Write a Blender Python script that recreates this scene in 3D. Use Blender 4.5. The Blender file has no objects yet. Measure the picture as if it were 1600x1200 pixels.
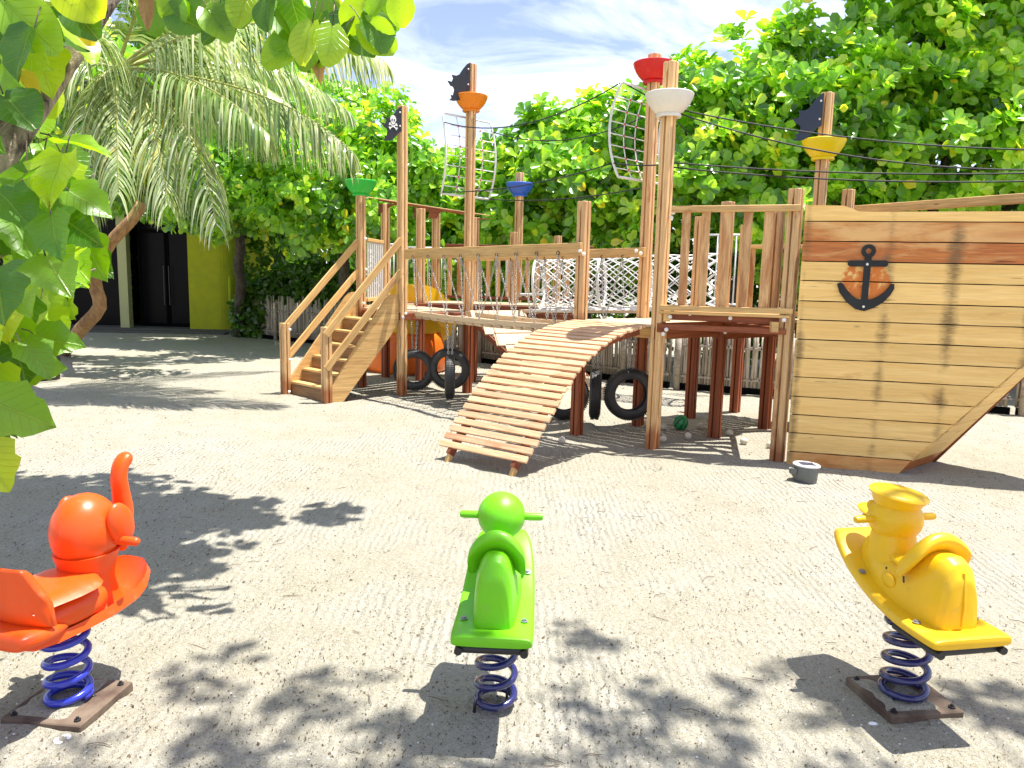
import bpy, math, random
import numpy as np
from mathutils import Vector, Matrix, Quaternion, noise as mnoise
random.seed(7); rng = np.random.default_rng(7)
scn = bpy.context.scene
COL = scn.collection
PI = math.pi
# ------------------------------------------------------------------ camera
EYE = 1.6; PITCH = math.radians(8.16); ROLL = math.radians(1.3); FPX = 1200.0
cf = Vector((0, math.cos(PITCH), -math.sin(PITCH)))
cr0 = Vector((1, 0, 0)); cu0 = Vector((0, math.sin(PITCH), math.cos(PITCH)))
cr = cr0*math.cos(ROLL) + cu0*math.sin(ROLL)
cu = cu0*math.cos(ROLL) - cr0*math.sin(ROLL)
CP = Vector((0, 0, EYE))
cam = bpy.data.cameras.new('camera'); cam_o = bpy.data.objects.new('camera', cam); COL.objects.link(cam_o)
cam.sensor_width = 36; cam.lens = 36*FPX/1600; cam.clip_start = 0.05; cam.clip_end = 2000
cam_o.matrix_world = Matrix(((cr.x, cu.x, -cf.x, CP.x), (cr.y, cu.y, -cf.y, CP.y), (cr.z, cu.z, -cf.z, CP.z), (0, 0, 0, 1)))
scn.camera = cam_o
# ------------------------------------------------------------------ light
SUN_DIR = Vector((0.30, 0.05, 1.0)).normalized()
SUN_STRENGTH = 4.8; SKY_STRENGTH = 0.112; EXPOSURE = 1.15
w = bpy.data.worlds.new('World'); scn.world = w; w.use_nodes = True
nt = w.node_tree; nt.nodes.clear()
def N(nt, t, **kw):
    n = nt.nodes.new(t)
    for k, v in kw.items():
        if k in n.inputs: n.inputs[k].default_value = v
        else: setattr(n, k, v)
    return n
sky = N(nt, 'ShaderNodeTexSky'); sky.sky_type = 'NISHITA'; sky.sun_disc = False
sky.sun_elevation = math.asin(SUN_DIR.z); sky.sun_rotation = math.atan2(SUN_DIR.x, SUN_DIR.y)
sky.air_density = 1.0; sky.dust_density = 0.5; sky.ozone_density = 1.0
tcw = N(nt, 'ShaderNodeTexCoord'); mpw = N(nt, 'ShaderNodeMapping'); mpw.inputs['Scale'].default_value = (1.2, 1.6, 4.2)
mpw.inputs['Rotation'].default_value = (0.2, 0.35, 0.3)
nw = N(nt, 'ShaderNodeTexNoise', Scale=1.7, Detail=9.0, Roughness=0.62); nw.inputs['Distortion'].default_value = 0.9
rw = N(nt, 'ShaderNodeValToRGB'); rw.color_ramp.elements[0].position = 0.45; rw.color_ramp.elements[1].position = 0.72
mxw = N(nt, 'ShaderNodeMix'); mxw.data_type = 'RGBA'
mxw.inputs[7].default_value = (7.6, 7.8, 8.2, 1)
gain = N(nt, 'ShaderNodeMix'); gain.data_type = 'RGBA'; gain.blend_type = 'MULTIPLY'; gain.inputs[0].default_value = 1; gain.inputs[7].default_value = (1.02, 0.88, 1.0, 1)
bg = N(nt, 'ShaderNodeBackground', Strength=SKY_STRENGTH); ow = N(nt, 'ShaderNodeOutputWorld')
L = nt.links.new
L(tcw.outputs['Generated'], mpw.inputs[0]); L(mpw.outputs[0], nw.inputs['Vector']); L(nw.outputs[0], rw.inputs[0])
L(sky.outputs[0], gain.inputs[6]); L(gain.outputs[2], mxw.inputs[6]); L(rw.outputs[0], mxw.inputs[0]); L(mxw.outputs[2], bg.inputs[0]); L(bg.outputs[0], ow.inputs[0])
sl = bpy.data.lights.new('sun', 'SUN'); sl.energy = SUN_STRENGTH; sl.angle = math.radians(0.53); sl.color = (1, 0.96, 0.9)
so = bpy.data.objects.new('sun', sl); COL.objects.link(so); so.rotation_euler = SUN_DIR.to_track_quat('Z', 'Y').to_euler(); so.location = (0, 0, 20)
vs = scn.view_settings; vs.view_transform = 'Standard'; vs.look = 'None'; vs.gamma = 1; vs.use_curve_mapping = False; vs.exposure = EXPOSURE
scn.render.engine = 'CYCLES'

# ------------------------------------------------------------------ helpers
def V(*a): return Vector(a)
def ray(px, py): return cf + cr*((px-800)/FPX) + cu*((600-py)/FPX)
def at(px, py, Y):
    d = ray(px, py); return CP + d*(Y/d.y)
def gnd(px, py, z=0.0):
    d = ray(px, py); return CP + d*((z-EYE)/d.z)
def plane_hit(px, py, a, b):
    n = Vector((b[1]-a[1], -(b[0]-a[0]), 0)); d = ray(px, py)
    return CP + d*((Vector((a[0], a[1], 0))-CP).dot(n)/d.dot(n))
WM = {}
def link(o, parent=None, M=None):
    M = M if M is not None else Matrix.Identity(4)
    COL.objects.link(o)
    if parent is not None:
        o.parent = parent; o.matrix_parent_inverse = WM[parent].inverted()
    o.matrix_basis = M.copy(); WM[o] = M.copy(); return o
def mesh_from(name, verts, faces, mat, smooth=False):
    me = bpy.data.meshes.new(name); me.from_pydata([tuple(v) for v in verts], [], faces); me.update()
    if mat: me.materials.append(mat)
    if smooth: me.shade_smooth()
    return me
def tag(o, label=None, cat=None, group=None, kind=None):
    if label: o['label'] = label
    if cat: o['category'] = cat
    if group: o['group'] = group
    if kind: o['kind'] = kind
    return o
def thing(name, loc, label, cat, group=None, M=None):
    o = bpy.data.objects.new(name, None); o.empty_display_size = 0.1
    link(o, None, M if M is not None else Matrix.Translation(Vector(loc)))
    return tag(o, label, cat, group)
def frame(p0, p1, up=(0, 0, 1)):
    p0 = Vector(p0); x = (Vector(p1)-p0).normalized(); up = Vector(up)
    if abs(x.dot(up)) > 0.995: up = Vector((0, 1, 0)) if abs(x.y) < 0.9 else Vector((1, 0, 0))
    y = up.cross(x).normalized(); z = x.cross(y)
    return Matrix(((x.x, y.x, z.x, p0.x), (x.y, y.y, z.y, p0.y), (x.z, y.z, z.z, p0.z), (0, 0, 0, 1)))
class MB:
    def __init__(s): s.v = []; s.f = []
    def add(s, vs, fs):
        n = len(s.v); s.v += [tuple(v) for v in vs]; s.f += [tuple(i+n for i in f) for f in fs]; return s
    def box(s, a, b, M=None, c=0.0):
        (x0, y0, z0), (x1, y1, z1) = a, b
        if c <= 0:
            vs = [(x, y, z) for x in (x0, x1) for y in (y0, y1) for z in (z0, z1)]
            fs = [(0, 1, 3, 2), (4, 6, 7, 5), (0, 4, 5, 1), (2, 3, 7, 6), (0, 2, 6, 4), (1, 5, 7, 3)]
        else:
            # prism with 8 sided section along x, end caps inset
            def ring(x, k):
                return [(x, y0+c+k, z0+k), (x, y1-c-k, z0+k), (x, y1-k, z0+c+k), (x, y1-k, z1-c-k), (x, y1-c-k, z1-k), (x, y0+c+k, z1-k), (x, y0+k, z1-c-k), (x, y0+k, z0+c+k)]
            vs = ring(x0, c*0.6) + ring(x0+c, 0) + ring(x1-c, 0) + ring(x1, c*0.6)
            fs = []
            for r in range(3):
                for i in range(8):
                    j = (i+1) % 8; fs.append((r*8+i, r*8+8+i, r*8+8+j, r*8+j))
            fs.append(tuple(range(0, 8))); fs.append(tuple(range(31, 23, -1)))
        if M is not None: vs = [M @ Vector(v) for v in vs]
        return s.add(vs, fs)
    def bar(s, p0, p1, wd, ht, up=(0, 0, 1), c=0.0):
        M = frame(p0, p1, up); Ln = (Vector(p1)-Vector(p0)).length
        return s.box((0, -wd/2, -ht/2), (Ln, wd/2, ht/2), M, c)
    def tube(s, pts, r, seg=8, closed=False, caps=True):
        pts = [Vector(p) for p in pts]; n = len(pts); rs = r if hasattr(r, '__len__') else [r]*n
        vs = []; prev = None
        for i in range(n):
            if closed: t = pts[(i+1) % n]-pts[i-1]
            else: t = pts[min(i+1, n-1)]-pts[max(i-1, 0)]
            t.normalize()
            if prev is None:
                a = Vector((0, 0, 1)) if abs(t.z) < 0.9 else Vector((1, 0, 0))
                u = t.cross(a).normalized()
            else:
                u = (prev - t*prev.dot(t)).normalized()
            prev = u; v = t.cross(u)
            for k in range(seg):
                a = 2*PI*k/seg; vs.append(pts[i] + (u*math.cos(a)+v*math.sin(a))*rs[i])
        fs = []
        for i in range(n if closed else n-1):
            i2 = (i+1) % n
            for k in range(seg):
                k2 = (k+1) % seg; fs.append((i*seg+k, i*seg+k2, i2*seg+k2, i2*seg+k))
        if caps and not closed:
            fs.append(tuple(range(seg-1, -1, -1))); fs.append(tuple((n-1)*seg+k for k in range(seg)))
        return s.add(vs, fs)
    def lathe(s, prof, seg=24, M=None, caps=True):
        vs = [(r*math.cos(2*PI*k/seg), r*math.sin(2*PI*k/seg), z) for r, z in prof for k in range(seg)]
        fs = [(i*seg+k, i*seg+(k+1) % seg, (i+1)*seg+(k+1) % seg, (i+1)*seg+k) for i in range(len(prof)-1) for k in range(seg)]
        if caps: fs.append(tuple(range(seg-1, -1, -1))); fs.append(tuple((len(prof)-1)*seg+k for k in range(seg)))
        if M is not None: vs = [M @ Vector(v) for v in vs]
        return s.add(vs, fs)
    def ell(s, c, r, seg=20, rings=12, M=None):
        vs = []; c = Vector(c)
        for i in range(rings+1):
            th = PI*i/rings
            for k in range(seg):
                a = 2*PI*k/seg; vs.append(Vector((r[0]*math.sin(th)*math.cos(a), r[1]*math.sin(th)*math.sin(a), r[2]*math.cos(th))))
        if M is not None: vs = [M @ v for v in vs]
        vs = [v+c for v in vs]
        fs = [(i*seg+k, (i+1)*seg+k, (i+1)*seg+(k+1) % seg, i*seg+(k+1) % seg) for i in range(rings) for k in range(seg)]
        return s.add(vs, fs)
    def prism(s, outline, y0, y1):           # outline in local x,z ; extruded along y
        n = len(outline)
        vs = [(x, y0, z) for x, z in outline] + [(x, y1, z) for x, z in outline]
        fs = [tuple(range(n)), tuple(range(2*n-1, n-1, -1))]
        fs += [(i, i+n, (i+1) % n+n, (i+1) % n) for i in range(n)]
        return s.add(vs, fs)
    def loft(s, rings):
        n = len(rings[0]); vs = [v for r in rings for v in r]
        fs = [(i*n+k, i*n+(k+1) % n, (i+1)*n+(k+1) % n, (i+1)*n+k) for i in range(len(rings)-1) for k in range(n)]
        fs.append(tuple(range(n-1, -1, -1))); fs.append(tuple((len(rings)-1)*n+k for k in range(n)))
        return s.add(vs, fs)
    def mesh(s, name, mat, smooth=False): return mesh_from(name, s.v, s.f, mat, smooth)
    def build(s, name, mat, parent=None, M=None, smooth=False, world=False, kind=None, label=None):
        """world=True: vertices are in world coordinates"""
        me = s.mesh(name, mat, smooth)
        o = bpy.data.objects.new(name, me)
        if smooth == 'angle':
            pass
        if world: link(o, parent, Matrix.Identity(4))
        else: link(o, parent, M if M is not None else (WM[parent] if parent is not None else None))
        if kind: o['kind'] = kind
        if label: o['label'] = label
        return o
def smooth_by_angle(o, ang=35):
    me = o.data; me.shade_smooth()
    try: me.set_sharp_from_angle(angle=math.radians(ang))
    except Exception: pass
    return o
_cache = {}
def board(name, p0, p1, wd, ht, mat, parent, up=(0, 0, 1), c=0.004, label=None):
    """plank from p0 to p1, local x = its length (grain)"""
    Ln = (Vector(p1)-Vector(p0)).length; key = (round(Ln, 2), round(wd, 3), round(ht, 3), mat.name, c)
    if key not in _cache:
        _cache[key] = MB().box((0, -wd/2, -ht/2), (key[0], wd/2, ht/2), None, c).mesh(name, mat)
    o = bpy.data.objects.new(name, _cache[key]); link(o, parent, frame(p0, p1, up))
    if label: o['label'] = label
    return o

# ------------------------------------------------------------------ materials
def newmat(name):
    m = bpy.data.materials.new(name); m.use_nodes = True; nt = m.node_tree; nt.nodes.clear()
    o = nt.nodes.new('ShaderNodeOutputMaterial'); p = nt.nodes.new('ShaderNodeBsdfPrincipled'); nt.links.new(p.outputs[0], o.inputs[0])
    return m, nt, p, o
def mixc(nt, fac, a, b, blend='MIX'):
    m = nt.nodes.new('ShaderNodeMix'); m.data_type = 'RGBA'; m.blend_type = blend
    for sock, val in ((0, fac), (6, a), (7, b)):
        if isinstance(val, (int, float)): m.inputs[sock].default_value = val
        elif isinstance(val, (tuple, list)): m.inputs[sock].default_value = tuple(val)+((1,) if len(val) == 3 else ())
        else: nt.links.new(val, m.inputs[sock])
    return m.outputs[2]
def math_n(nt, op, a, b=None, clamp=False):
    m = nt.nodes.new('ShaderNodeMath'); m.operation = op; m.use_clamp = clamp
    for i, val in enumerate((a, b)):
        if val is None: continue
        if isinstance(val, (int, float)): m.inputs[i].default_value = val
        else: nt.links.new(val, m.inputs[i])
    return m.outputs[0]
def ramp(nt, fac, p0, p1, c0=(0, 0, 0, 1), c1=(1, 1, 1, 1)):
    r = nt.nodes.new('ShaderNodeValToRGB'); r.color_ramp.elements[0].position = p0; r.color_ramp.elements[1].position = p1
    r.color_ramp.elements[0].color = c0; r.color_ramp.elements[1].color = c1; nt.links.new(fac, r.inputs[0]); return r.outputs[0]
def noise_t(nt, vec, scale, detail=4, rough=0.55, dist=0.0):
    n = N(nt, 'ShaderNodeTexNoise', Scale=float(scale), Detail=float(detail), Roughness=rough, Distortion=dist)
    if vec is not None: nt.links.new(vec, n.inputs['Vector'])
    return n.outputs[0]
def mapping(nt, vec, scale=(1, 1, 1), loc=None):
    m = nt.nodes.new('ShaderNodeMapping'); m.inputs['Scale'].default_value = scale; nt.links.new(vec, m.inputs[0])
    if loc is not None: nt.links.new(loc, m.inputs['Location'])
    return m.outputs[0]
def bump(nt, h, strength, dist, p, normal=None):
    b = nt.nodes.new('ShaderNodeBump'); b.inputs['Strength'].default_value = strength; b.inputs['Distance'].default_value = dist
    nt.links.new(h, b.inputs['Height'])
    if normal is not None: nt.links.new(normal, b.inputs['Normal'])
    if p is not None: nt.links.new(b.outputs[0], p.inputs['Normal'])
    return b.outputs[0]
def wood_mat(name, light, dark, stain, stain_amt=0.35, below=None, rough=0.62, stain_scale=2.2, marks=None, halo=None, var=0.3, streak=0.5):
    m, nt, p, o = newmat(name)
    tc = nt.nodes.new('ShaderNodeTexCoord'); oi = nt.nodes.new('ShaderNodeObjectInfo')
    mul = nt.nodes.new('ShaderNodeVectorMath'); mul.operation = 'SCALE'; mul.inputs[0].default_value = (37, 11, 23); nt.links.new(oi.outputs['Random'], mul.inputs['Scale'])
    off = mul.outputs[0]
    v1 = mapping(nt, tc.outputs['Object'], (1.1, 16, 16), off); v2 = mapping(nt, tc.outputs['Object'], (4, 95, 95), off); v3 = mapping(nt, tc.outputs['Object'], (stain_scale*0.5, stain_scale*2.5, stain_scale*2.5), off)
    g1 = noise_t(nt, v1, 1.0, 5, 0.6, 0.8); g2 = noise_t(nt, v2, 1.0, 3, 0.6); g3 = noise_t(nt, v3, 1.0, 6, 0.65, 0.6)
    c = mixc(nt, ramp(nt, g1, 0.33, 0.68), dark, light)
    c = mixc(nt, math_n(nt, 'MULTIPLY', ramp(nt, g2, 0.4, 0.66), streak), c, tuple(x*0.45 for x in dark))
    st = ramp(nt, g3, 0.66-0.3*stain_amt, 0.74-0.2*stain_amt)
    c = mixc(nt, math_n(nt, 'MULTIPLY', st, 0.75), c, stain)
    rv = math_n(nt, 'ADD', math_n(nt, 'MULTIPLY', oi.outputs['Random'], var), 1-var/2)
    sep = nt.nodes.new('ShaderNodeSeparateXYZ'); nt.links.new(tc.outputs['Object'], sep.inputs[0])
    if below is not None:     # redder wood up to the given height (local x = height)
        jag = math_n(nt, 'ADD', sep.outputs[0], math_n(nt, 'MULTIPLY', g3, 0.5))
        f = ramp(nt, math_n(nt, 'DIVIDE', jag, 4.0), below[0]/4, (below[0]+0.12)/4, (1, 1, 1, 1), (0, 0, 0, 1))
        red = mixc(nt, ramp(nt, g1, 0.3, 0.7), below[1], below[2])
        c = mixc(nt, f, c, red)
    if marks:
        geoP = nt.nodes.new('ShaderNodeNewGeometry').outputs['Position']
        tot = None
        for mx, wdt in marks:
            d = math_n(nt, 'ABSOLUTE', math_n(nt, 'SUBTRACT', sep.outputs[0], mx))
            k = math_n(nt, 'MULTIPLY', math_n(nt, 'SUBTRACT', 1.0, math_n(nt, 'DIVIDE', d, wdt), True), math_n(nt, 'MULTIPLY', g3, 1.6))
            tot = k if tot is None else math_n(nt, 'MAXIMUM', tot, k)
        vv = mapping(nt, tc.outputs['Object'], (14, 60, 60), off)
        gg = noise_t(nt, mapping(nt, tc.outputs['Object'], (16, 70, 130), off), 1.0, 5, 0.75); gbig = noise_t(nt, geoP, 2.3, 3, 0.6)
        c = mixc(nt, math_n(nt, 'MULTIPLY', ramp(nt, math_n(nt, 'MULTIPLY', math_n(nt, 'MULTIPLY', tot, gg), ramp(nt, gbig, 0.25, 0.6)), 0.14, 0.40), 0.75), c, (0.13, 0.075, 0.022))
    if halo:
        geo = nt.nodes.new('ShaderNodeNewGeometry'); vd = nt.nodes.new('ShaderNodeVectorMath'); vd.operation = 'DISTANCE'
        nt.links.new(geo.outputs['Position'], vd.inputs[0]); vd.inputs[1].default_value = halo[0]
        vd2 = nt.nodes.new('ShaderNodeVectorMath'); vd2.operation = 'DISTANCE'; nt.links.new(geo.outputs['Position'], vd2.inputs[0]); vd2.inputs[1].default_value = halo[3]
        hn = noise_t(nt, geo.outputs['Position'], 9, 4, 0.6)
        dd = math_n(nt, 'ADD', math_n(nt, 'MINIMUM', vd.outputs['Value'], math_n(nt, 'ADD', vd2.outputs['Value'], 0.13)), math_n(nt, 'MULTIPLY', hn, 0.16))
        c = mixc(nt, math_n(nt, 'MULTIPLY', ramp(nt, dd, halo[1], halo[1]+0.012, (1, 1, 1, 1), (0, 0, 0, 1)), ramp(nt, noise_t(nt, geo.outputs['Position'], 16, 4, 0.6), 0.36, 0.5)), c, halo[2])
    ck = noise_t(nt, mapping(nt, tc.outputs['Object'], (2.2, 40, 40), off), 1.0, 2, 0.5, 0.3)
    c = mixc(nt, math_n(nt, 'MULTIPLY', ramp(nt, ck, 0.72, 0.75), 0.8), c, tuple(x*0.18 for x in dark))
    vk = nt.nodes.new('ShaderNodeTexVoronoi'); vk.inputs['Scale'].default_value = 1.0; nt.links.new(mapping(nt, tc.outputs['Object'], (2.3, 6.5, 6.5), off), vk.inputs['Vector'])
    c = mixc(nt, math_n(nt, 'MULTIPLY', ramp(nt, vk.outputs['Distance'], 0.03, 0.09, (1, 1, 1, 1), (0, 0, 0, 1)), 0.7), c, tuple(x*0.3 for x in dark))
    hs = nt.nodes.new('ShaderNodeHueSaturation'); nt.links.new(c, hs.inputs['Color']); nt.links.new(rv, hs.inputs['Value'])
    nt.links.new(hs.outputs[0], p.inputs['Base Color']); p.inputs['Roughness'].default_value = rough
    bump(nt, math_n(nt, 'ADD', g1, math_n(nt, 'MULTIPLY', g2, 0.6)), 0.35, 0.004, p)
    return m
LT = (0.74, 0.46, 0.17); DK = (0.54, 0.29, 0.09); RED = (0.21, 0.045, 0.014); RED2 = (0.32, 0.09, 0.025)
M_wood = wood_mat('teak_weathered', LT, DK, (0.40, 0.15, 0.045), 0.28)
M_rail = wood_mat('teak_rail', (0.78, 0.51, 0.20), (0.60, 0.34, 0.115), (0.36, 0.13, 0.04), 0.18)
M_bal = wood_mat('teak_baluster', (0.76, 0.48, 0.22), (0.62, 0.35, 0.14), (0.38, 0.13, 0.035), 0.62, stain_scale=4)
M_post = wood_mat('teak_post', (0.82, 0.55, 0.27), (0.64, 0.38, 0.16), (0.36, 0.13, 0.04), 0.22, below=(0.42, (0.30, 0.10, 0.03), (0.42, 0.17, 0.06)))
M_post_red = wood_mat('teak_post_red_below', (0.78, 0.51, 0.26), (0.60, 0.35, 0.15), (0.36, 0.12, 0.035), 0.3, below=(1.35, RED, RED2))
M_red = wood_mat('stained_red_wood', RED2, RED, (0.15, 0.03, 0.01), 0.4)
M_slat = wood_mat('ramp_slat_wood', (0.74, 0.48, 0.28), (0.60, 0.35, 0.18), (0.42, 0.16, 0.06), 0.3, var=0.35)
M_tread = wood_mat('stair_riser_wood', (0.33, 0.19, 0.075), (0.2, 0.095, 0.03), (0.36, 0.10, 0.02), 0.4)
ANCH = at(1351, 443, 6.5); ANCH2 = at(1356, 396, 6.5)
HULLMARKS = [(0.03, 0.08), (0.68, 0.10), (1.17, 0.12), (1.75, 0.1)]
M_hull = wood_mat('hull_plank_wood', (0.93, 0.63, 0.23), (0.82, 0.50, 0.145), (0.55, 0.28, 0.08), 0.12, marks=HULLMARKS, halo=(ANCH, 0.255, (0.62, 0.17, 0.02), ANCH2), var=0.22, streak=0.22)
M_hull_o = wood_mat('hull_plank_varnished', (0.58, 0.19, 0.03), (0.46, 0.12, 0.015), (0.7, 0.38, 0.13), 0.3, marks=HULLMARKS, rough=0.4, var=0.2)
M_hull_p = wood_mat('hull_plank_part_varnished', (0.64, 0.27, 0.06), (0.54, 0.18, 0.03), (0.78, 0.48, 0.18), 0.85, marks=HULLMARKS, rough=0.45, var=0.1, stain_scale=1.6)
M_pale = wood_mat('pale_plank', (0.66, 0.5, 0.31), (0.58, 0.42, 0.25), (0.5, 0.35, 0.2), 0.2)
def simple(name, col, rough=0.5, metal=0, bump_s=0, bump_scale=40, var=0.0, vcol=None, spec=0.5, coat=0):
    m, nt, p, o = newmat(name); tc = nt.nodes.new('ShaderNodeTexCoord')
    p.inputs['Roughness'].default_value = rough; p.inputs['Metallic'].default_value = metal; p.inputs['Specular IOR Level'].default_value = spec
    p.inputs['Coat Weight'].default_value = coat; p.inputs['Coat Roughness'].default_value = 0.12
    n = noise_t(nt, tc.outputs['Object'], bump_scale, 5, 0.6)
    n2 = noise_t(nt, tc.outputs['Object'], 6, 4, 0.6)
    c = mixc(nt, ramp(nt, n2, 0.35, 0.7), col, vcol or tuple(x*(1-var) for x in col))
    nt.links.new(c, p.inputs['Base Color'])
    if bump_s: bump(nt, n, bump_s, 0.003, p)
    return m
def plastic(name, col, dirt=(0.35, 0.28, 0.15)):
    m, nt, p, o = newmat(name); tc = nt.nodes.new('ShaderNodeTexCoord')
    n1 = noise_t(nt, tc.outputs['Object'], 5, 6, 0.65); n2 = noise_t(nt, tc.outputs['Object'], 55, 3, 0.7); n3 = noise_t(nt, tc.outputs['Object'], 18, 5, 0.7)
    c = mixc(nt, ramp(nt, n1, 0.35, 0.75), col, tuple(min(1, x*0.86+0.012) for x in col))
    c = mixc(nt, math_n(nt, 'MULTIPLY', ramp(nt, n2, 0.70, 0.76), 0.45), c, tuple(x*0.35 for x in dirt))
    c = mixc(nt, math_n(nt, 'MULTIPLY', ramp(nt, n3, 0.58, 0.78), 0.35), c, dirt)
    nt.links.new(c, p.inputs['Base Color']); p.inputs['Roughness'].default_value = 0.36
    nt.links.new(ramp(nt, n3, 0.3, 0.8, (0.27, 0.27, 0.27, 1), (0.5, 0.5, 0.5, 1)), p.inputs['Roughness'])
    p.inputs['Specular IOR Level'].default_value = 0.4; p.inputs['Subsurface Weight'].default_value = 0.0; p.inputs['Subsurface Radius'].default_value = (0.03, 0.03, 0.03); p.inputs['Subsurface Scale'].default_value = 0.4
    bump(nt, noise_t(nt, tc.outputs['Object'], 130, 3, 0.6), 0.10, 0.002, p)
    return m
M_green = plastic('green_plastic', (0.16, 0.56, 0.004)); M_yellow = plastic('yellow_plastic', (0.86, 0.51, 0.005)); M_orange = plastic('orange_plastic', (0.86, 0.088, 0.003))
M_b_green = plastic('bowl_green', (0.02, 0.52, 0.05)); M_b_orange = plastic('bowl_orange', (0.84, 0.24, 0.006)); M_b_red = plastic('bowl_red', (0.66, 0.006, 0.004))
M_b_white = plastic('bowl_white', (0.78, 0.74, 0.66)); M_b_blue = plastic('bowl_blue', (0.03, 0.13, 0.62)); M_b_yellow = plastic('bowl_yellow', (0.82, 0.64, 0.003))
M_sl_y = plastic('slide_yellow', (0.85, 0.52, 0.01)); M_sl_o = plastic('slide_orange', (0.85, 0.17, 0.01))
M_bluecoat = simple('dark_blue_steel', (0.012, 0.014, 0.11), 0.22, 0.0, 0.15, 60, coat=0.6, vcol=(0.02, 0.02, 0.09))
M_bluebright = simple('bright_blue_steel', (0.02, 0.035, 0.42), 0.25, 0.0, 0.15, 60, coat=0.5)
M_blackmetal = simple('black_steel', (0.015, 0.015, 0.018), 0.45, 0.0, 0.3, 60)
M_grey = simple('grey_steel', (0.3, 0.31, 0.32), 0.4, 0.7, 0.1); M_dgrey = simple('dull_grey_steel', (0.08, 0.08, 0.085), 0.6, 0.3, 0.1)
M_galv = simple('galvanised_chain', (0.5, 0.5, 0.48), 0.4, 0.75, 0.0)
M_rubber = simple('tyre_rubber', (0.018, 0.018, 0.019), 0.5, 0, 0.3, 80, vcol=(0.05, 0.048, 0.042))
M_rope_w = simple('white_rope', (0.78, 0.77, 0.74), 0.75, 0, 0.4, 200)
M_rope_b = simple('black_rope', (0.012, 0.012, 0.013), 0.7, 0, 0.4, 200)
M_knot = simple('red_knot', (0.55, 0.02, 0.02), 0.5)
M_whitemetal = simple('white_painted_steel', (0.76, 0.76, 0.75), 0.4, 0, 0.1, vcol=(0.66, 0.65, 0.62))
M_cap = simple('white_bolt_cap', (0.8, 0.78, 0.72), 0.4)
M_flag = simple('black_flag_board', (0.016, 0.018, 0.024), 0.5, 0, 0.1)
M_navy = simple('navy_flag_board', (0.018, 0.03, 0.06), 0.5, 0, 0.1)
M_anchor = simple('anchor_board', (0.014, 0.016, 0.017), 0.6, 0, 0.3, vcol=(0.026, 0.028, 0.028), spec=0.3)
M_white = simple('white_print', (0.8, 0.8, 0.78), 0.6)
M_rust = simple('rusty_plate', (0.06, 0.03, 0.02), 0.9, 0.0, 0.9, 70, vcol=(0.20, 0.15, 0.10))
M_ball = simple('weathered_ball', (0.66, 0.62, 0.52), 0.5, 0, 0.1, vcol=(0.5, 0.46, 0.36))
M_can = simple('grey_lamp_body', (0.13, 0.14, 0.13), 0.5, 0.3, 0.1, vcol=(0.17, 0.17, 0.15))
M_cell = simple('solar_cell', (0.03, 0.035, 0.08), 0.25)
M_dark = simple('dark_interior', (0.004, 0.004, 0.004), 0.9, spec=0.05)  # near-black: the pavilion's deep shadow is put into this colour
M_glass = simple('dark_glass', (0.004, 0.004, 0.005), 0.3, spec=0.08)
M_wall = simple('lime_wall', (0.42, 0.43, 0.025), 0.9, 0, 0.5, 60, vcol=(0.34, 0.37, 0.03), spec=0.1)
M_wall2 = simple('pale_column', (0.42, 0.42, 0.2), 0.85, 0, 0.4, 60)
M_conc = simple('concrete', (0.09, 0.085, 0.07), 0.9, 0, 0.5)
M_bamboo = wood_mat('bamboo_cane', (0.50, 0.44, 0.35), (0.32, 0.26, 0.19), (0.16, 0.12, 0.08), 0.4, stain_scale=6, var=0.3)
def bamboo_world():
    m, nt, p, o = newmat('bamboo_fence_canes'); tc = nt.nodes.new('ShaderNodeTexCoord')
    at_ = nt.nodes.new('ShaderNodeAttribute'); at_.attribute_name = 'tint'
    n = noise_t(nt, mapping(nt, tc.outputs['Object'], (30, 30, 3)), 1, 5, 0.6)
    c = mixc(nt, ramp(nt, n, 0.35, 0.65), (0.30, 0.24, 0.17), (0.54, 0.48, 0.38)); c = mixc(nt, at_.outputs['Fac'], c, (0.16, 0.12, 0.08)); nt.links.new(c, p.inputs['Base Color']); p.inputs['Roughness'].default_value = 0.7
    bump(nt, n, 0.4, 0.003, p); return m
M_canes = bamboo_world()
def bark_mat(name, a, b, sc=9):
    m, nt, p, o = newmat(name); tc = nt.nodes.new('ShaderNodeTexCoord')
    n = noise_t(nt, mapping(nt, tc.outputs['Object'], (sc, sc, sc*0.5)), 1.6, 7, 0.7, 0.5); n2 = noise_t(nt, tc.outputs['Object'], 45, 4, 0.7)
    c = mixc(nt, ramp(nt, n, 0.38, 0.62), a, b); nt.links.new(c, p.inputs['Base Color']); p.inputs['Roughness'].default_value = 0.9
    bump(nt, math_n(nt, 'ADD', n, n2), 0.9, 0.012, p); return m
M_bark = bark_mat('mottled_bark', (0.035, 0.022, 0.015), (0.42, 0.34, 0.24)); M_bark2 = bark_mat('brown_bark', (0.46, 0.27, 0.11), (0.26, 0.14, 0.06)); M_bark3 = bark_mat('grey_bark', (0.05, 0.04, 0.03), (0.12, 0.1, 0.075))
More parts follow.
